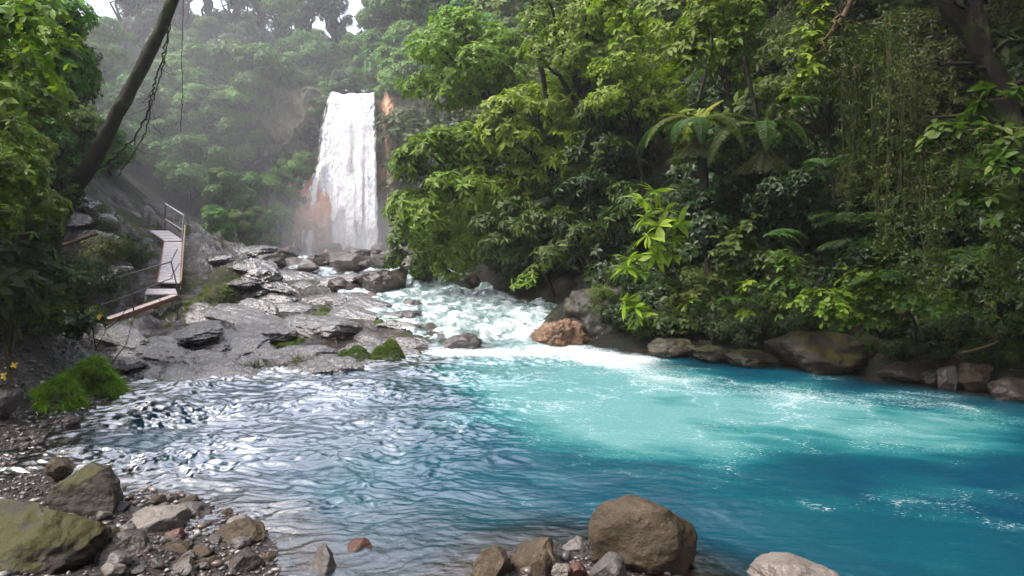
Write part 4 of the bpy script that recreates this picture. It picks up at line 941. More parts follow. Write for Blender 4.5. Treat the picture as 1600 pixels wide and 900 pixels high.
# leaning trunk at the left with its lianas
lt = PX([(70, 420, 14.2), (88, 352, 14.1), (122, 285, 14), (152, 240, 14), (186, 172, 14), (226, 96, 14), (258, 30, 14), (276, -20, 14), (300, -110, 14)])
cv = smooth(lt, 60); rad = np.interp(np.linspace(0, 1, 60), [0, .25, .6, 1], [.19, .155, .12, .10])
cr_c = lt[-1]; rg_ = np.random.default_rng(91); lc = cr_c + rg_.normal(0, 1, (220, 3)) * np.array([1.0, 1.0, .6]) + np.array([.6, 0, 3.0])
lw = [tube(cv, rad, 14, .25, 5)] + [tube(curve(cr_c, lc[i], (0, 0, .3), 8), np.linspace(.06, .015, 8), 6) for i in range(12)]
thing_parts('leaning_tree', tuple(lt[0]), [('trunk', cat(lw), 'bark'), ('crown', cat([rosettes(lc, norm(rg_.normal(size=(220, 3)) + np.array([0, 0, 1.5])), 6, .28, rg_, (-.4, .4), L_oval)]), 'mid')],
            'leaning dark mossy tree trunk slanting across the upper left', 'tree')
for pts, rd, lb in [([(262, 40, 13.9), (256, 80, 13.9), (245, 118, 13.8), (236, 150, 13.8), (226, 185, 13.8), (210, 214, 13.8), (182, 243, 13.8), (152, 266, 13.85)], .018, 'dark twisted liana looping from the leaning trunk back to its base'),
                    ([(268, 25, 14.0), (258, 90, 14.0), (247, 130, 14.1), (237, 165, 14.1), (227, 205, 14.1), (205, 245, 14.2), (185, 275, 14.2)], .011, 'thin second liana hanging behind the twisted one'),
                    ([(287, -60, 15.0), (286, 20, 15.0), (284, 90, 15.0), (285, 150, 15.0), (282, 204, 15.0)], .007, 'single straight hair-thin vine hanging right of the leaning trunk')]:
    c_ = smooth(PX(pts), 50); r_ = np.random.default_rng(int(rd * 1e4)); c_[1:-1] += r_.normal(0, rd * .9, (48, 3))
    ws = [tube(c_, rd, 6, .4, 3)]
    if rd > .009:
        for i in range(14):
            a = c_[r_.integers(4, 40)]; ws.append(tube(curve(a, a + r_.normal(0, .22, 3) + np.array([.08, 0, -.12]), (0, 0, -.05), 7, .012, r_), np.linspace(rd * .4, .002, 7), 4))
    v, f = cat(ws); o = link('liana', mesh_np('liana', v - c_[0], f, M['bark']), None, tuple(c_[0])); tag(o, lb, 'vine')
feature('climbing_plant', [(70, 420, 13.8), (86, 360, 13.7), (104, 320, 13.6), (120, 290, 13.6)], .02, 61, .12, 5, L_oval, .28, 'mid', 'leafy creeper wrapped around the foot of the leaning trunk', 'vine', twigs=22, start=0)
c_ = smooth(PX([(85, 388, 14.5), (115, 378, 14.8), (152, 365, 15.2)]), 14); v, f = cat([tube(c_, np.linspace(.05, .03, 14), 8, .3)])
tag(link('dead_branch', mesh_np('dead branch', v - c_[0], f, M['barkdry']), None, tuple(c_[0])), 'bare dead branch lying above the ferns near the leaning trunk', 'branch')

# upper left foliage
for i, (pts, rd, mt, lf, tp, lb, tw) in enumerate([
    ([(-124, 40, 7.2), (-64, 30, 7.3), (-4, 28, 7.4), (56, 22, 7.5)], .02, 'bright', .20, L_oval, 'bright leafy branch reaching in along the top left edge', 26),
    ([(-144, 150, 6.6), (-84, 130, 6.7), (-24, 128, 6.8), (11, 140, 6.8)], .02, 'bright', .24, L_oval, 'branch with large drooping bright leaves at the left edge', 16),
    ([(-124, 60, 8.4), (-44, 90, 8.4), (16, 90, 8.4), (66, 110, 8.5)], .018, 'bright', .22, L_oval, 'branch with dark hanging oval leaves below the top left branch', 22),
    ([(-134, 0, 8.0), (-64, -20, 8.1), (6, -14, 8.1), (56, -30, 8.2)], .02, 'bright', .20, L_oval, 'highest leafy branch in the top left corner', 24),
    ([(-148, 240, 8.4), (-88, 220, 8.5), (-28, 200, 8.5), (7, 190, 8.5)], .02, 'bright', .17, L_oval, 'dense bright branch at the left edge halfway up', 40),
    ([(-148, 320, 9.0), (-88, 300, 9), (-38, 280, 9), (-3, 250, 9.1)], .02, 'bright', .17, L_oval, 'dense green branch left of the leaning trunk foot', 46),
    ([(-148, 400, 9.2), (-88, 370, 9.2), (-28, 350, 9.3), (7, 320, 9.4)], .02, 'bright', .16, L_oval, 'low leafy branch above the fern bank at the left edge', 46),
    ([(-124, 130, 10), (-44, 110, 10.2), (26, 80, 10.4), (86, 50, 10.6)], .025, 'bright', .18, L_oval, 'thin bright branch behind the top left branches', 40)]):
    feature('leafy_branch', pts, rd, 900 + i, lf * .68, 5, tp, .5, mt, lb, 'branch', twigs=int(tw * 1.5), el=(-.7, .1), droop=.5)
for i, (x, y, D, sc, k_) in enumerate([(10, 425, 10.5, .8, 'darkbig'), (30, 430, 11.5, .7, 'darkbig'), (-30, 330, 11, .8, 'oval'), (-30, 240, 12.5, .8, 'oval'), (-75, 250, 10, .8, 'oval'), (10, 470, 10.2, .75, 'darkbig'), (-10, 140, 13, 1.0, 'oval'), (0, 90, 17, .8, 'far'), (-20, 20, 15, .9, 'far'), (60, 190, 26, .5, 'far'), (125, 440, 14, .6, 'small'), (40, 505, 13.5, .5, 'darkbig'), (88, 508, 15, .5, 'darkbig'), (0, 520, 12.5, .55, 'darkbig'), (128, 495, 17, .5, 'darkbig'), (60, 470, 13, .6, 'oval'), (15, 480, 12, .5, 'oval'), (165, 400, 20, .55, 'small')]):
    p = P(x, y, D); h_ = {'far': 3.2, 'oval': 1.3, 'darkbig': 1.2, 'small': 1.3}[k_] * sc; auto(k_, 2 if k_ == 'oval' else i, (p.x, p.y, p.z - h_), sc, None, 'undergrowth on the near left slope')

# ferns
def fern(org, n, length, seed, label, mat='fern', up=.9, arch=.6, npin=34, pl=.30, az0=0, azr=6.28, kind='fern', group=None, stem=.010):
    r = np.random.default_rng(seed); e = tag(link(kind, None, None, tuple(org)), label, 'fern', group)
    for i in range(n):
        az = az0 + azr * (i + r.uniform(-.3, .3)) / n
        lv, st = frond_geo(length * r.uniform(.75, 1.1), npin, pl * length * .75, r, arch * r.uniform(.8, 1.3), az, up * r.uniform(.6, 1.1), None, (0, 0, 0), stem=stem)
        v, f = cat([lv, st]); link('frond', mesh_np('frond', v, f, M[mat]), e)
    return e
for i, (x, y, D, n, L_, lb) in enumerate([(95, 440, 12.6, 9, .65, 'green fern with feathery fronds right of the left undergrowth'), (60, 480, 11.6, 10, .7, 'low dark fern at the foot of the left slope'), (80, 498, 12.4, 9, .5, 'small fern nearest the lower end of the walkway'),
                                   (15, 455, 10.8, 9, .7, 'dark fern at the left edge of the photo'), (128, 436, 16, 7, .5, 'fern just left of the walkway railing')]):
    fern(P(x, y, D), n, L_, 1000 + i, lb)
# tree fern on the right bank
def tree_fern(x, y, D, seed, label, n, L_, base=(1110, 470)):
    top = P(x, y, D); g = P(base[0], base[1], D); g.z = hz(g.x, g.y); r = np.random.default_rng(seed)
    e = tag(link('tree_fern', None, None, g), label, 'tree fern'); o = np.array(top) - np.array(g)
    v, f = cat([tube(curve((0, 0, -.3), o, (.1, 0, 0), 16), np.linspace(.13, .11, 16), 10, .5, seed)]); link('trunk', mesh_np('trunk', v, f, M['bark']), e)
    for i in range(n):
        lv, st = frond_geo(L_ * r.uniform(.8, 1.3), 80, L_ * .13, r, 1.45, 6.28 * i / n + r.uniform(-.2, .2), .55 * r.uniform(.5, 1.1), None, tuple(o), stem=.014)
        v, f = cat([lv, st]); link('frond', mesh_np('frond', v, f, M['fern' if i % 3 else 'olive']), e)
    for i in range(14):      # skirt of old hanging fronds
        lv, st = frond_geo(L_ * .62, 30, L_ * .12, r, .5, 6.28 * i / 14 + .3, -.95, None, tuple(o - np.array([0, 0, .25])), stem=.01)
        v, f = cat([lv, st]); link('old_frond', mesh_np('old frond', v, f, M['olive']), e)
    return e, o
e, o = tree_fern(1090, 190, 17.3, 1101, 'tree fern with two upright yellow young fronds and a hanging skirt', 11, 1.7)
r_ = np.random.default_rng(5)
for az, el_, ar, L_ in ((.15, 1.05, -.25, .85), (3.05, .55, .25, .95)):
    lv, st = frond_geo(L_, 26, .17, r_, ar, az, el_, None, tuple(o), stem=.012); v, f = cat([lv, st]); link('young_frond', mesh_np('young frond', v, f, M['fernyellow']), e)
tree_fern(1195, 205, 17.2, 1102, 'second tree fern with long grey-green arching fronds right of the first', 10, 2.0, (1200, 460))
for i, (x, y, D, n, L_, az, azr, up, mt, lb) in enumerate([
    (1190, 372, 14.6, 3, 1.1, -.2, .9, .9, 'fern', 'arched blue-green fern over the dark hollow on the right bank'), (1330, 350, 13.6, 6, .9, 0, 6.28, 1.0, 'fern', 'yellow-green palm-like fern on the right bank slope'),
    (1335, 380, 13.2, 4, .8, 2.6, 1.4, .5, 'fern', 'fern with flat outstretched fronds below the palm-like fern'), (1290, 262, 14.2, 5, .95, -.4, 2.6, .9, 'fern', 'fern with stiff comb-like fronds right of the second tree fern'),
    (1385, 440, 12.2, 6, .8, 0, 6.28, .9, 'fern', 'fern behind the low round-leaved cluster on the right bank'), (1240, 155, 15, 4, .6, -1, 3, .6, 'fern', 'small pale fern high between the trees'),
    (1520, 400, 11.5, 7, .8, 0, 6.28, .8, 'fern', 'dark fern in the shade near the right edge'), (1150, 470, 14.2, 6, .55, 0, 6.28, .9, 'fern', 'small fern among the shrubs under the sapling')]):
    fern(P(x, y, D), n, L_, 1200 + i, lb, mt, up, .9, 30, .32, az, azr)

# bright sapling with whorls of long leaves
M['sap'] = leaf_mat('young leaf', [(.12, .22, .012), (.17, .28, .018), (.24, .34, .03)], trans=.4, var=.02)
def sapling():
    st = [[(1078, 492, 14.9), (1062, 440, 14.7), (1040, 380, 14.6), (1018, 318, 14.5)], [(1066, 450, 14.7), (1020, 430, 14.5), (985, 408, 14.4)], [(1075, 485, 14.8), (1030, 490, 14.6), (985, 482, 14.4)], [(1052, 420, 14.6), (1052, 400, 14.5), (1050, 380, 14.45)]]
    tips = [(1004, 312), (1022, 300), (1040, 330), (1008, 340), (1030, 352), (1050, 372), (1030, 382), (1012, 368), (1048, 398), (984, 404), (978, 418), (1000, 428), (992, 480), (978, 470), (1000, 495), (1024, 398), (1060, 350), (1075, 470)]
    r = np.random.default_rng(3); w = [tube(smooth(PX(q), 18), np.linspace(.03 - .012 * (i > 0), .008, 18), 7, .1) for i, q in enumerate(st)]
    main = smooth(PX(st[0]), 30); c = PX([(a, b, 14.45 + r.uniform(-.25, .2)) for a, b in tips])
    for q in c: w.append(tube(curve(main[np.argmin(np.linalg.norm(main - q, axis=1) + .3 * (main[:, 2] > q[2] - .1))], q, (0, 0, -.03), 8), np.linspace(.012, .005, 8), 5))
    l = rosettes(c, norm(r.normal(0, .35, (len(c), 3)) + np.array([-.2, -.2, 1])), 13, .40, r, (-.5, .75), L_long)
    thing_parts('sapling', tuple(PX(st[0])[0]), [('stem', cat(w), 'stem'), ('leaves', cat([l]), 'sap')], 'bright sapling with long-leaved whorls leaning over the brown rock on the right bank', 'sapling')
sapling()
for i, (pts, rd, lf, k_, tp, mt, sp_, tw, lb) in enumerate([
    ([(1170, 500, 14.2), (1165, 465, 14.1), (1168, 440, 14.0)], .012, .22, 6, L_oval, 'bright', .12, 2, 'small plant with a whorl of broad leaves right of the sapling'),
    ([(1110, 490, 14.6), (1130, 430, 14.5), (1150, 380, 14.4), (1160, 355, 14.3)], .02, .17, 5, L_oval, 'mid', .55, 44, 'green shrub with airy twigs right of the sapling'),
    ([(1240, 480, 13.9), (1230, 430, 13.9), (1215, 395, 13.9)], .02, .15, 5, L_oval, 'mid', .6, 44, 'leafy shrub left of the round-leaved cluster on the bank'),
    ([(1080, 500, 14.6), (1060, 470, 14.6), (1100, 440, 14.6)], .02, .13, 5, L_oval, 'olive', .5, 46, 'twiggy olive shrub at the foot of the sapling'),
    ([(1350, 500, 12.7), (1310, 470, 12.6), (1270, 462, 12.6)], .015, .12, 5, leaf_tpl(.7, .06, .12), 'bright', .5, 60, 'low light green cluster of round leaves above the mossy ledge rock'),
    ([(1400, 480, 12.4), (1370, 440, 12.5), (1345, 430, 12.5)], .015, .12, 5, leaf_tpl(.7, .06, .12), 'bright', .45, 46, 'light round-leaved plant above and right of the low cluster'),
    ([(1270, 420, 14), (1180, 395, 14.4), (1130, 390, 14.4)], .02, .15, 5, L_oval, 'mid', .5, 36, 'leafy branch lying over the undergrowth below the arched fern'),
    ([(860, 400, 22), (830, 430, 21.6), (800, 446, 21.3)], .015, .24, 6, L_long, 'bright', .45, 9, 'small bright sprig hanging low over the stream'),
    ([(1660, 130, 9.4), (1590, 150, 9.5), (1530, 158, 9.6)], .014, .20, 6, L_oval, 'mid', .35, 8, 'branch of broad leaf whorls at the right edge, uppermost'),
    ([(1660, 210, 9.2), (1600, 200, 9.3), (1500, 205, 9.5), (1450, 222, 9.6)], .014, .20, 6, L_oval, 'mid', .35, 11, 'long branch of broad leaf whorls at the right edge'),
    ([(1660, 270, 9.0), (1600, 250, 9.1), (1560, 248, 9.1)], .014, .21, 7, L_oval, 'mid', .3, 8, 'branch of broad leaf whorls at the right edge, lowest'),
    ([(1660, 330, 9.4), (1580, 320, 9.5), (1500, 300, 9.8)], .014, .18, 6, L_oval, 'mid', .35, 14, 'shaded branch of broad leaves at the right edge under the whorls'),
    ([(1130, -90, 12.2), (1110, -20, 12.2), (1085, 50, 12.1), (1065, 90, 12.1)], .02, .16, 5, L_oval, 'bright', .65, 54, 'bright hanging branch at the top above the tree fern'),
    ([(1200, -90, 12), (1180, -10, 12), (1150, 50, 11.9), (1140, 90, 11.9)], .02, .15, 5, L_oval, 'bright', .5, 40, 'bright hanging branch at the top right of the first one'),
    ([(1300, -90, 11.8), (1285, -10, 11.8), (1265, 70, 11.8), (1248, 150, 11.8)], .02, .15, 5, L_oval, 'bright', .38, 50, 'long yellow-green branch drooping from the top edge'),
    ([(960, -90, 15), (950, -20, 15), (985, 30, 15), (1000, 60, 15)], .02, .17, 5, L_oval, 'bright', .8, 44, 'bright leafy branch at the top edge left of the drooping branches')]):
    feature('leafy_branch' if 'branch' in lb or 'sprig' in lb else 'bank_plant', pts, rd, 1300 + i, lf, k_, tp, sp_, mt, lb, 'branch' if 'branch' in lb or 'sprig' in lb else 'plant', twigs=tw, bark='stem', names=('branch', 'leaves') if 'branch' in lb or 'sprig' in lb else ('stem', 'leaves'))

# hanging mossy vines right
for i, (x, y0, y1, D) in enumerate([(1330, 40, 330, 11.5), (1375, 60, 380, 11.3), (1400, 20, 420, 11.0), (1430, 90, 350, 11.6), (1300, -20, 150, 12), (1560, 300, 470, 10.2), (1345, 120, 300, 12), (1455, 250, 470, 11)]):
    r_ = np.random.default_rng(1500 + i); parts = []; cs = []
    for j in range(7):
        x0 = x + r_.uniform(-16, 16); yy = y1 + r_.uniform(-60, 10); c_ = smooth(PX([(x0, y0, D), (x0 + r_.uniform(-6, 6), (y0 + yy) / 2, D - .1), (x0 + r_.uniform(-12, 12), yy, D)]), 24) + r_.normal(0, .012, (24, 3)); parts.append(tube(c_, .005, 4))
        for q in range(42): cs.append(c_[r_.integers(0, 24)] + r_.normal(0, .07, 3))
    cs = np.array(cs); l = rosettes(cs, norm(r_.normal(size=(len(cs), 3)) + np.array([0, -1, .3])), 4, .075, r_, (-.6, .2), L_simple)
    org = tuple(P(x, y0, D)); thing_parts('hanging_vine', org, [('strands', cat(parts), 'stem'), ('leaves', cat([l]), 'olive')],
        ['curtain of mossy vines', 'long curtain of small-leaved vines'][i % 2] + [' right of the second tree fern', ' left of the broad leaf whorls', ' in the dark upper right, the longest', ' below the slanting mossy trunk', ' at the top edge by the drooping branch', ' in the shade at the right edge', ' thinnest beside the comb-like fern', ' low over the dark right bank'][i], 'vine')
# trunks in the right forest
for i, (pts, r0, lb, mt) in enumerate([
    ([(1640, 330, 10.8), (1600, 235, 10.8), (1560, 130, 10.8), (1520, 60, 10.8), (1478, 0, 10.8), (1430, -70, 10.8)], .17, 'slanting mossy trunk crossing the upper right corner', 'bark'),
    ([(1540, 95, 10.9), (1535, 40, 11), (1500, -60, 11.1)], .09, 'shorter dark limb beside the slanting mossy trunk', 'bark'),
    ([(1345, -60, 11.5), (1325, 10, 11.5), (1300, 50, 11.6), (1262, 90, 11.8)], .05, 'crooked brown bough hanging from the top edge in the upper right', 'barkdry'),
    ([(1196, 330, 18.5), (1186, 200, 18.5), (1160, 60, 18.5), (1180, -60, 18.5)], .06, 'dark straight trunk standing behind the tree ferns', 'bark'),
    ([(866, 250, 25), (850, 130, 24.6), (836, 60, 24.5), (826, -50, 24.5)], .10, 'dark branched tree trunk at the top centre', 'bark'),
    ([(1090, 160, 17.8), (1112, 60, 17.8), (1095, -60, 17.8)], .045, 'dark thin trunk above the first tree fern', 'bark')]):
    c_ = smooth(PX(pts), 40); r_ = np.random.default_rng(1600 + i); ws = [tube(c_, np.linspace(r0, r0 * .7, 40), 12, .3, i)]
    for j in range(7):
        a = c_[r_.integers(8, 36)]; b_ = a + norm(r_.normal(size=3) * np.array([1, .6, .6])) * r_.uniform(.5, 1.6); ws.append(tube(curve(a, b_, (0, 0, .12), 12, .03, r_), np.linspace(r0 * .35, .008, 12), 6))
    v, f = cat(ws); tag(link('bare_tree', mesh_np('bare tree', v - c_[0], f, M[mt]), None, tuple(c_[0])), lb, 'tree')

# canopy trees added above and behind the viewer to shade the right bank
for i, (x, y, z, s_) in enumerate([(10, 17, 13.5, 1.5), (13.5, 12, 13.5, 1.6), (15, 6, 12.5, 1.7), (9.5, 22, 15, 1.4), (13, -1, 10, 1.9), (6, -7, 7, 1.9), (-2, -9, 6, 2.0), (-10, -7, 6, 2.0), (9, 9, 14.5, 1.1), (12, 19, 12, 1.5), (16, 14, 11, 1.8), (17, 3, 9, 1.9), (6.5, 13.0, 13.5, 1.2), (6.5, 20.0, 14.5, 1.2), (7.5, 8.5, 10.8, 1.1), (10.5, 10.5, 10.8, 1.2), (9, 15, 12, 1.2), (13, 9, 9.6, 1.3), (9.5, 5.5, 9.2, 1.2), (12, 23, 16, 1.6), (6, 4, 9.5, 1.1), (10, 1, 8.5, 1.5)]):
    spawn('forest_tree', PR['far'][i % 5], (x, y, z - 3.2 * s_ + 1.2), i, s_, 'tall forest tree added beyond the frame to shade the right bank', 'tree', 'tall trees added beyond the frame to shade the right bank')

# grass mound, moss and tufts
def blades(c, length, r, mat, kind, label, catg, w=.03, fall=.8, kind2=None):
    n = len(c); d = norm(np.c_[r.normal(0, .5, (n, 1)), r.normal(-.35, .45, (n, 1)), r.uniform(.1, .7, (n, 1))]); up = np.tile([0, 0, 1.], (n, 1)) + r.normal(0, .2, (n, 3))
    v, f = place_leaves(c, d, up, length * r.uniform(.6, 1.2, n), leaf_simple(w, .1, fall)); org = c.mean(0)
    o = link(kind, mesh_np(kind, v - org, f, M[mat]), None, tuple(org)); return tag(o, label, catg, kind=kind2)
def mound_pts(x0, x1, y0, y1, D, n, r, depth=.6, top=.5):
    """points on a low dome filling the box"""
    cx = (x0 + x1) / 2; w = (x1 - x0) / F * D; h = (y1 - y0) / F * D; a = r.uniform(0, 6.28, n); q = np.sqrt(r.random(n))
    base = P(cx, y1, D); X = np.cos(a) * q * w / 2; Y = np.sin(a) * q * w * depth / 2; Z = h * (1 - q ** 2.2) * (.8 + .25 * fbm(X * 3, Y * 3, 1.0, 2))
    return np.c_[X + base.x, Y + base.y + w * depth / 2, Z + base.z - .02]
r_ = np.random.default_rng(70)
c_ = np.concatenate([mound_pts(66, 170, 556, 628, 11.4, 14000, r_, .8), mound_pts(28, 110, 590, 646, 10.6, 8500, r_, .8), mound_pts(120, 182, 590, 626, 11.6, 3000, r_, .8)])
c_ = c_[(fbm(c_[:, 0] * 3.5, c_[:, 1] * 3.5, c_[:, 2] * 5, 2) > -.12)]
blades(c_, .13, r_, 'grassm', 'grass_mound', 'bright green mound of fine drooping grass at the left shore', 'grass', .10, 1.0)
def moss_clump(x0, x1, y0, y1, D, n, label, mat='moss', leaf=.045, depth=.6):
    c = mound_pts(x0, x1, y0, y1, D, n, r_, depth); v, f = rosettes(c, np.tile([0, -.4, 1.], (n, 1)) + r_.normal(0, .3, (n, 3)), 4, leaf, r_, (-.2, .8), L_simple)
    org = c.mean(0); tag(link('moss_clump', mesh_np('moss', v - org, f, M[mat]), None, tuple(org)), label, 'moss')
moss_clump(572, 634, 526, 570, 15.25, 2000, 'bright green moss cushion on the ledge just above the pool', 'moss')
moss_clump(514, 584, 538, 570, 15.2, 1500, 'darker moss cushion left of the bright one above the pool', 'moss')
for (x, y, w, h, n, lb) in [(400, 462, 90, 26, 1100, 'olive moss bank on the ledges right of the walkway foot'), (330, 455, 70, 22, 800, 'moss patch just right of the walkway step'), (185, 375, 90, 34, 1300, 'moss cover on the slab left of the ramp'),
                            (300, 505, 70, 18, 700, 'dull moss strip below the walkway beam'), (520, 490, 60, 16, 600, 'brownish moss in the crack left of the orange rock'), (250, 548, 70, 14, 600, 'low moss strip near the left water edge'), (450, 535, 60, 14, 500, 'moss in the hollow left of the darker cushion'), (610, 505, 50, 12, 400, 'thin moss line on the rock beside the rapids')]:
    t = T(x, y)
    if t is None: continue
    a_ = r_.uniform(0, 6.28, n * 2); q_ = np.sqrt(r_.random(n * 2)); X_ = t.x + np.cos(a_) * q_ * w / 2 / F * t.y; Y_ = t.y + np.sin(a_) * q_ * h / 2 / F * t.y * 6
    ok_ = fbm(X_ * 2, Y_ * 2, 4., 2) > -.1; X_ = X_[ok_]; Y_ = Y_[ok_]; c = np.c_[X_, Y_, H(X_, Y_) + .03]; c = c[sdist(X_, Y_) > .1]
    v, f = rosettes(c, np.tile([0, -.3, 1.], (len(c), 1)) + r_.normal(0, .3, (len(c), 3)), 5, .055, r_, (-.1, .8), L_simple); org = c.mean(0)
    tag(link('moss_patch', mesh_np('moss', v - org, f, M['moss']), None, tuple(org)), lb, 'moss')
for i, (x, y, n, w, lb) in enumerate([(392, 588, 260, 26, 'brown grass tuft hanging from the rock at the left water edge'), (470, 578, 160, 18, 'small grass tuft on the rock right of the brown tuft'), (340, 560, 200, 60, 'thin olive grass patch on the slab above the brown tuft')]):
    t = T(x, y - 8); c = np.array(t[:])[None] + r_.normal(0, 1, (n, 3)) * np.array([w / F * t.y * .4, .12, .015]) + np.array([0, 0, .04]); blades(c, .26, r_, 'olive', 'grass_tuft', lb, 'grass', .05, .3)
for i, (x, y, D, s_, lb) in enumerate([(185, 380, 24.5, .55, 'olive shrub growing on the slab left of the walkway'), (150, 350, 24.5, .5, 'small shrub on the pale slab above the olive one'), (222, 392, 25, .4, 'low shrub between the slab and the walkway ramp'), (205, 350, 25.5, .32, 'tiny shrub on the upper slab edge'), (175, 482, 22.5, .2, 'low shrub under the walkway railing'), (235, 472, 23.2, .18, 'weedy clump behind the lower walkway plank'), (112, 476, 21.5, .3, 'shrub at the low end of the walkway')]):
    p = P(x, y, D); g_ = hz(p.x, p.y); spawn('small_shrub', PR['small'][i % 4], (p.x, p.y, g_ - .5 * s_), i, s_, lb, 'shrub')
# twig plant with yellow leaf
w_ = []; r_ = np.random.default_rng(8); b0 = P(142, 585, 13.0)
st_ = [[(142, 585, 13), (150, 545, 13), (165, 515, 13), (158, 490, 13)], [(165, 515, 13), (185, 500, 13), (200, 478, 13)], [(160, 590, 13), (180, 560, 13), (198, 535, 13), (206, 500, 13)], [(150, 545, 13), (146, 520, 13), (144, 500, 13)]]
for q in st_: w_.append(tube(smooth(PX(q), 14), np.linspace(.012, .005, 14), 6, .2))
tc_ = PX([(158, 492, 13), (172, 508, 13), (145, 500, 13), (200, 480, 13), (190, 505, 13), (207, 500, 13)])
thing_parts('twig_plant', tuple(b0), [('stem', cat(w_), 'bark'), ('leaves', cat([rosettes(tc_, np.tile([0, 0, 1.], (6, 1)), 3, .12, r_, (-.3, .5), L_oval)]), 'bright'),
   ('yellow_leaf', cat([rosettes(PX([(156, 491, 12.95)]), np.array([[0, -.3, 1.]]), 2, .16, r_, (-.1, .1), L_oval)]), 'yellow')], 'thin bare twig plant with one yellow leaf in front of the walkway', 'plant')
for x, y, lb in [(22, 572, 'orange yellow fallen leaf on the gravel at the left edge'), (6, 588, 'second fallen yellow leaf, lower and nearer the left edge')]:
    t = T(x, y + 6); v, f = cat([rosettes(np.array([[0, 0, .05]]), np.array([[0, -.7, .7]]), 4, .11, r_, (.1, .4), L_oval)]); tag(link('fallen_leaf', mesh_np('leaf', v, f, M['yellow']), None, t), lb, 'leaf')
c_ = smooth(PX([(1330, 516, 12.9), (1370, 500, 13.0), (1400, 496, 13.1), (1432, 482, 13.3)]), 20); v, f = cat([tube(c_, np.linspace(.07, .04, 20), 9, .35)])
tag(link('fallen_branch', mesh_np('fallen branch', v - c_[0], f, M['barkdry']), None, tuple(c_[0])), 'brown fallen branch lying on the right bank above the mossy ledge rock', 'branch')
c_ = smooth(PX([(1500, 552, 11.6), (1530, 545, 11.7), (1560, 534, 11.8)]), 12); v, f = cat([tube(c_, np.linspace(.025, .015, 12), 7, .3)])
tag(link('driftwood', mesh_np('driftwood', v - c_[0], f, M['barkdry']), None, tuple(c_[0])), 'small pale stick lying above the right waterline boulders', 'stick')

# ------------------------------------------------------------------ metal walkway
def metal(name, c, rough=.4, metal_=.0):
    b = NB(name); n1 = b.noise(b.coord(), 9, 6, .65); b.set(Base_Color=b.mix(b.ramp(n1, [(.4, 0), (.7, 1)]), c, tuple(q * .6 for q in c)), Roughness=rough, Metallic=metal_); return b.m
M['deck'] = metal('pale weathered boards', (.42, .38, .40), .35); M['rust'] = metal('rusty beam', (.20, .075, .04), .6); M['rail'] = metal('thin grey rail', (.10, .085, .08), .4, .3); M['railpale'] = metal('pale rail', (.5, .48, .5), .35); M['railyellow'] = metal('yellowish rail', (.35, .28, .14), .45)
def deck(c00, c10, c01, c11, n, th=.04, gap=.06):
    """boards across a quad: c00-c10 near edge, c01-c11 far edge"""
    a, b, c, d = [np.array(q) for q in (c00, c10, c01, c11)]; V = []; Q = []
    for i in range(n):
        t0 = (i + gap) / n; t1 = (i + 1 - gap) / n; p = [a + (c - a) * t0, b + (d - b) * t0, b + (d - b) * t1, a + (c - a) * t1]; dn = np.array([0, 0, -th]); o = len(V); V += p + [q + dn for q in p]
        Q += [(o, o + 1, o + 2, o + 3), (o + 7, o + 6, o + 5, o + 4), (o, o + 4, o + 5, o + 1), (o + 1, o + 5, o + 6, o + 2), (o + 2, o + 6, o + 7, o + 3), (o + 3, o + 7, o + 4, o)]
    return np.array(V), np.array(Q)
def rail(pts, r=.022): p = PX(pts); return cat([tube(np.linspace(a, b, 4), r, 8) for a, b in zip(p[:-1], p[1:])])
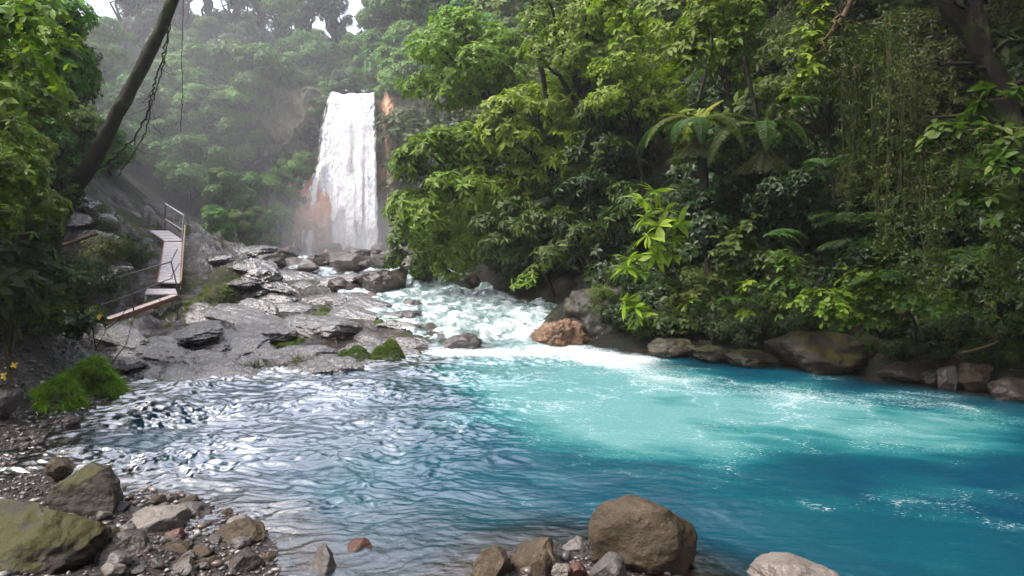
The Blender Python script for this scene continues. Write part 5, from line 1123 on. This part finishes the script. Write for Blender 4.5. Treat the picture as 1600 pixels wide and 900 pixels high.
def walkway():
    e = tag(link('footbridge', None, None, P(265, 445, 24)), 'narrow boarded metal walkway with thin railings climbing over the wet rock', 'walkway'); o = np.array(e.location)
    def part(nme, vf, m, parent=e):
        v, f = vf; ob = link(nme, mesh_np(nme, v - (o if parent is e else o), f, M[m], False), parent); return ob
    part('ramp_deck', deck(P(246, 441, 24), P(281, 442, 24), P(257, 378, 27), P(284, 378, 27), 14), 'deck')
    part('landing', deck(P(258, 377, 27.1), P(287, 376, 27.1), P(234, 360, 28.4), P(263, 360, 28.4), 4), 'deck')
    part('step', deck(P(226, 459, 23.4), P(277, 459, 23.4), P(230, 451, 23.8), P(274, 451, 23.8), 3), 'deck')
    a, b = np.array(P(125, 515, 20.8)), np.array(P(278, 461, 23.0)); t = b - a; s = np.array([-t[1], t[0], 0.]); s = s / np.linalg.norm(s) * .42
    part('lower_deck', deck(a, a + s, b, b + s, 12, .04, .03), 'deck')
    V = []; 
    def beam(p, q, w, h):
        p, q = np.array(p), np.array(q); d = q - p; sd_ = np.array([-d[1], d[0], 0.]); sd_ = sd_ / (np.linalg.norm(sd_) + 1e-9) * w / 2; up = np.array([0, 0, h / 2])
        v = np.array([p - sd_ - up, p + sd_ - up, p + sd_ + up, p - sd_ + up, q - sd_ - up, q + sd_ - up, q + sd_ + up, q - sd_ + up]); return v, np.array([(0, 1, 2, 3), (7, 6, 5, 4), (0, 4, 5, 1), (1, 5, 6, 2), (2, 6, 7, 3), (3, 7, 4, 0)])
    part('beam', beam(a - s * .06 - np.array([0, 0, .06]), b - s * .06 - np.array([0, 0, .06]), .06, .13), 'rust')
    part('beam', beam(a + s * 1.1 - np.array([0, 0, .06]), b + s * 1.1 - np.array([0, 0, .06]), .06, .13), 'rust')
    part('beam', beam(np.array(P(246, 443, 24)), np.array(P(257, 380, 27)), .05, .10), 'rust')
    part('beam', beam(np.array(P(282, 444, 24)), np.array(P(285, 380, 27)), .05, .10), 'rust')
    for x, y0, y1, D in ((250, 468, 494, 22.7), (228, 462, 480, 23.5), (270, 462, 490, 23.2)): part('support_post', rail([(x, y0, D), (x, y1, D)], .045), 'railpale')
    part('upper_rail', cat([rail([(258, 318, 28.4), (287, 336, 27.1)]), rail([(258, 342, 28.4), (285, 359, 27.1)], .016)]), 'railpale')
    part('rail_post', rail([(258, 316, 28.4), (258, 361, 28.4)]), 'rail'); part('rail_post', rail([(287, 334, 27.1), (284, 378, 27.1)]), 'railpale')
    part('rail_post', rail([(233, 330, 29.5), (233, 352, 29.5)]), 'rail')
    part('side_rail', cat([rail([(289, 352, 27), (283, 440, 24)]), rail([(287, 372, 27), (282, 452, 24)], .016)]), 'railyellow')
    part('side_rail', cat([rail([(267, 409, 22.9), (277, 389, 24)]), rail([(267, 433, 22.9), (280, 412, 24)], .016)]), 'rail')
    part('lower_rail', cat([rail([(128, 450, 20.7), (203, 428, 21.9), (267, 409, 22.9)]), rail([(136, 484, 20.8), (205, 460, 21.9), (270, 434, 22.9)], .016)]), 'rail')
    part('rail_post', rail([(267, 408, 22.9), (280, 461, 22.9)]), 'rail'); part('rail_post', rail([(203, 427, 21.9), (209, 487, 21.9)]), 'rail'); part('rail_post', rail([(128, 449, 20.7), (136, 513, 20.8)]), 'rail')
walkway()

# ------------------------------------------------------------------ labels of the many plants
LM = [(555, 135, 'the waterfall lip'), (500, 395, 'the foot of the waterfall'), (1090, 210, 'the tree fern'), (180, 190, 'the leaning trunk'), (265, 400, 'the metal walkway'),
      (1020, 360, 'the bright sapling'), (870, 520, 'the orange-stained rock'), (720, 250, 'the whorled-leaf tree'), (1500, 80, 'the slanting mossy trunk'), (1225, 350, 'the arched fern'),
      (595, 445, 'the big mid-stream boulder'), (1290, 540, 'the mossy ledge rock'), (850, 60, 'the dark branched tree'), (1550, 590, 'the right waterline rocks'), (575, 550, 'the bright moss cushion'), (390, 570, 'the brown grass tuft'), (110, 600, 'the grass mound'), (20, 480, 'the left fern bank')]
ORD = ['', 'second', 'third', 'fourth', 'fifth', 'sixth', 'seventh', 'eighth', 'ninth', 'tenth', 'eleventh', 'twelfth', 'thirteenth', 'fourteenth', 'fifteenth', 'sixteenth', 'seventeenth', 'eighteenth', 'nineteenth', 'twentieth', 'twenty-first', 'twenty-second', 'twenty-third']
def finish_labels():
    rows = {}
    for q in LEDGES: AUTO.append((q, 'wet silvery grey ledge rock', 0))
    for o, look, h in AUTO:
        px, py = pix((o.location.x, o.location.y, o.location.z + h))
        best = min(LM, key=lambda q: math.hypot(q[0] - px, q[1] - py)); dx, dy = px - best[0], py - best[1]; dist = math.hypot(dx, dy)
        a = math.degrees(math.atan2(-dy, dx)) % 360
        w = ['right of', 'up and right of', 'above', 'up and left of', 'left of', 'down and left of', 'below', 'down and right of'][int((a + 22.5) // 45) % 8]
        rows.setdefault((look, w, best[2]), []).append((dist, o))
    for (look, w, lm), lst in rows.items():
        lst.sort(key=lambda q: q[0])
        for i, (dd, o) in enumerate(lst):
            o['label'] = f'{look} {w} {lm}' + (f', {ORD[min(i, 22)]} nearest' if i else ', nearest' if len(lst) > 1 else '')
finish_labels()

def litter():
    r = np.random.default_rng(19); N = 30000; x = r.uniform(0, 16, N); y = r.uniform(8, 20, N); h, d, rocky, side, near, crev = H(x, y, True)
    ok = (d > .15) & (d < 4.5) & (side > .5); x, y, h = x[ok], y[ok], h[ok]; n = len(x)
    pos = np.c_[x, y, h + .015]; dr = np.c_[r.normal(size=(n, 2)), r.normal(0, .35, n)]; up = np.c_[r.normal(0, .5, (n, 2)), np.ones(n)]
    v, f = place_leaves(pos, dr, up, r.uniform(.03, .09, n), L_simple)
    b = NB('dead leaves'); g = b.n('ShaderNodeNewGeometry'); c = b.ramp(g.outputs['Random Per Island'], [(0, (.02, .012, .007)), (.5, (.06, .035, .018)), (.8, (.05, .06, .015)), (.97, (.12, .08, .03)), (1, (.3, .26, .15))])
    b.set(Base_Color=c, Roughness=.55); tag(link('leaf_litter', mesh_np('leaf litter', v, f, b.m)), 'brown fallen leaves littering the dark right bank', 'leaf litter', kind='stuff')
litter()
# ------------------------------------------------------------------ haze
def volume_box(name, lo, hi, dens, col):
    v = [(x, y, z) for x in (lo[0], hi[0]) for y in (lo[1], hi[1]) for z in (lo[2], hi[2])]
    f = [(0, 1, 3, 2), (4, 6, 7, 5), (0, 4, 5, 1), (2, 3, 7, 6), (0, 2, 6, 4), (1, 5, 7, 3)]
    me = bpy.data.meshes.new(name); me.from_pydata(v, [], f); me.update()
    m = bpy.data.materials.new(name); m.use_nodes = True; t = m.node_tree; t.nodes.clear()
    o_ = t.nodes.new('ShaderNodeOutputMaterial'); pv = t.nodes.new('ShaderNodeVolumePrincipled')
    pv.inputs['Color'].default_value = (*col, 1); pv.inputs['Density'].default_value = dens; pv.inputs['Anisotropy'].default_value = .3
    t.links.new(pv.outputs[0], o_.inputs['Volume']); me.materials.append(m)
    return link(name, me)
tag(volume_box('haze', (-410, -410, -4), (410, 410, 60), .0009, (.93, .94, 1.0)), 'thin pale mist filling the whole valley', 'haze', kind='stuff')

def mist(loc, rad, dens, label):
    v, f = ICO[3]; me = mesh_np('spray_mist', v, f); m = bpy.data.materials.new('spray'); m.use_nodes = True; t = m.node_tree; t.nodes.clear()
    o_ = t.nodes.new('ShaderNodeOutputMaterial'); pv = t.nodes.new('ShaderNodeVolumePrincipled'); pv.inputs['Color'].default_value = (.93, .94, 1, 1)
    tc = t.nodes.new('ShaderNodeTexCoord'); g = t.nodes.new('ShaderNodeTexGradient'); g.gradient_type = 'SPHERICAL'; mu = t.nodes.new('ShaderNodeMath'); mu.operation = 'MULTIPLY'; mu.inputs[1].default_value = dens
    t.links.new(tc.outputs['Object'], g.inputs[0]); t.links.new(g.outputs['Fac'], mu.inputs[0]); t.links.new(mu.outputs[0], pv.inputs['Density'])
    t.links.new(pv.outputs[0], o_.inputs['Volume']); me.materials.append(m); tag(link('spray_mist', me, None, loc, None, rad), label, 'mist', kind='stuff')
mist((-13, 46.5, 2.0), (9, 4.5, 5), .2, 'white spray rising at the foot of the waterfall')
mist((-20, 46, 11), (20, 13, 17), .017, 'drifting pale mist in front of the left hillside')
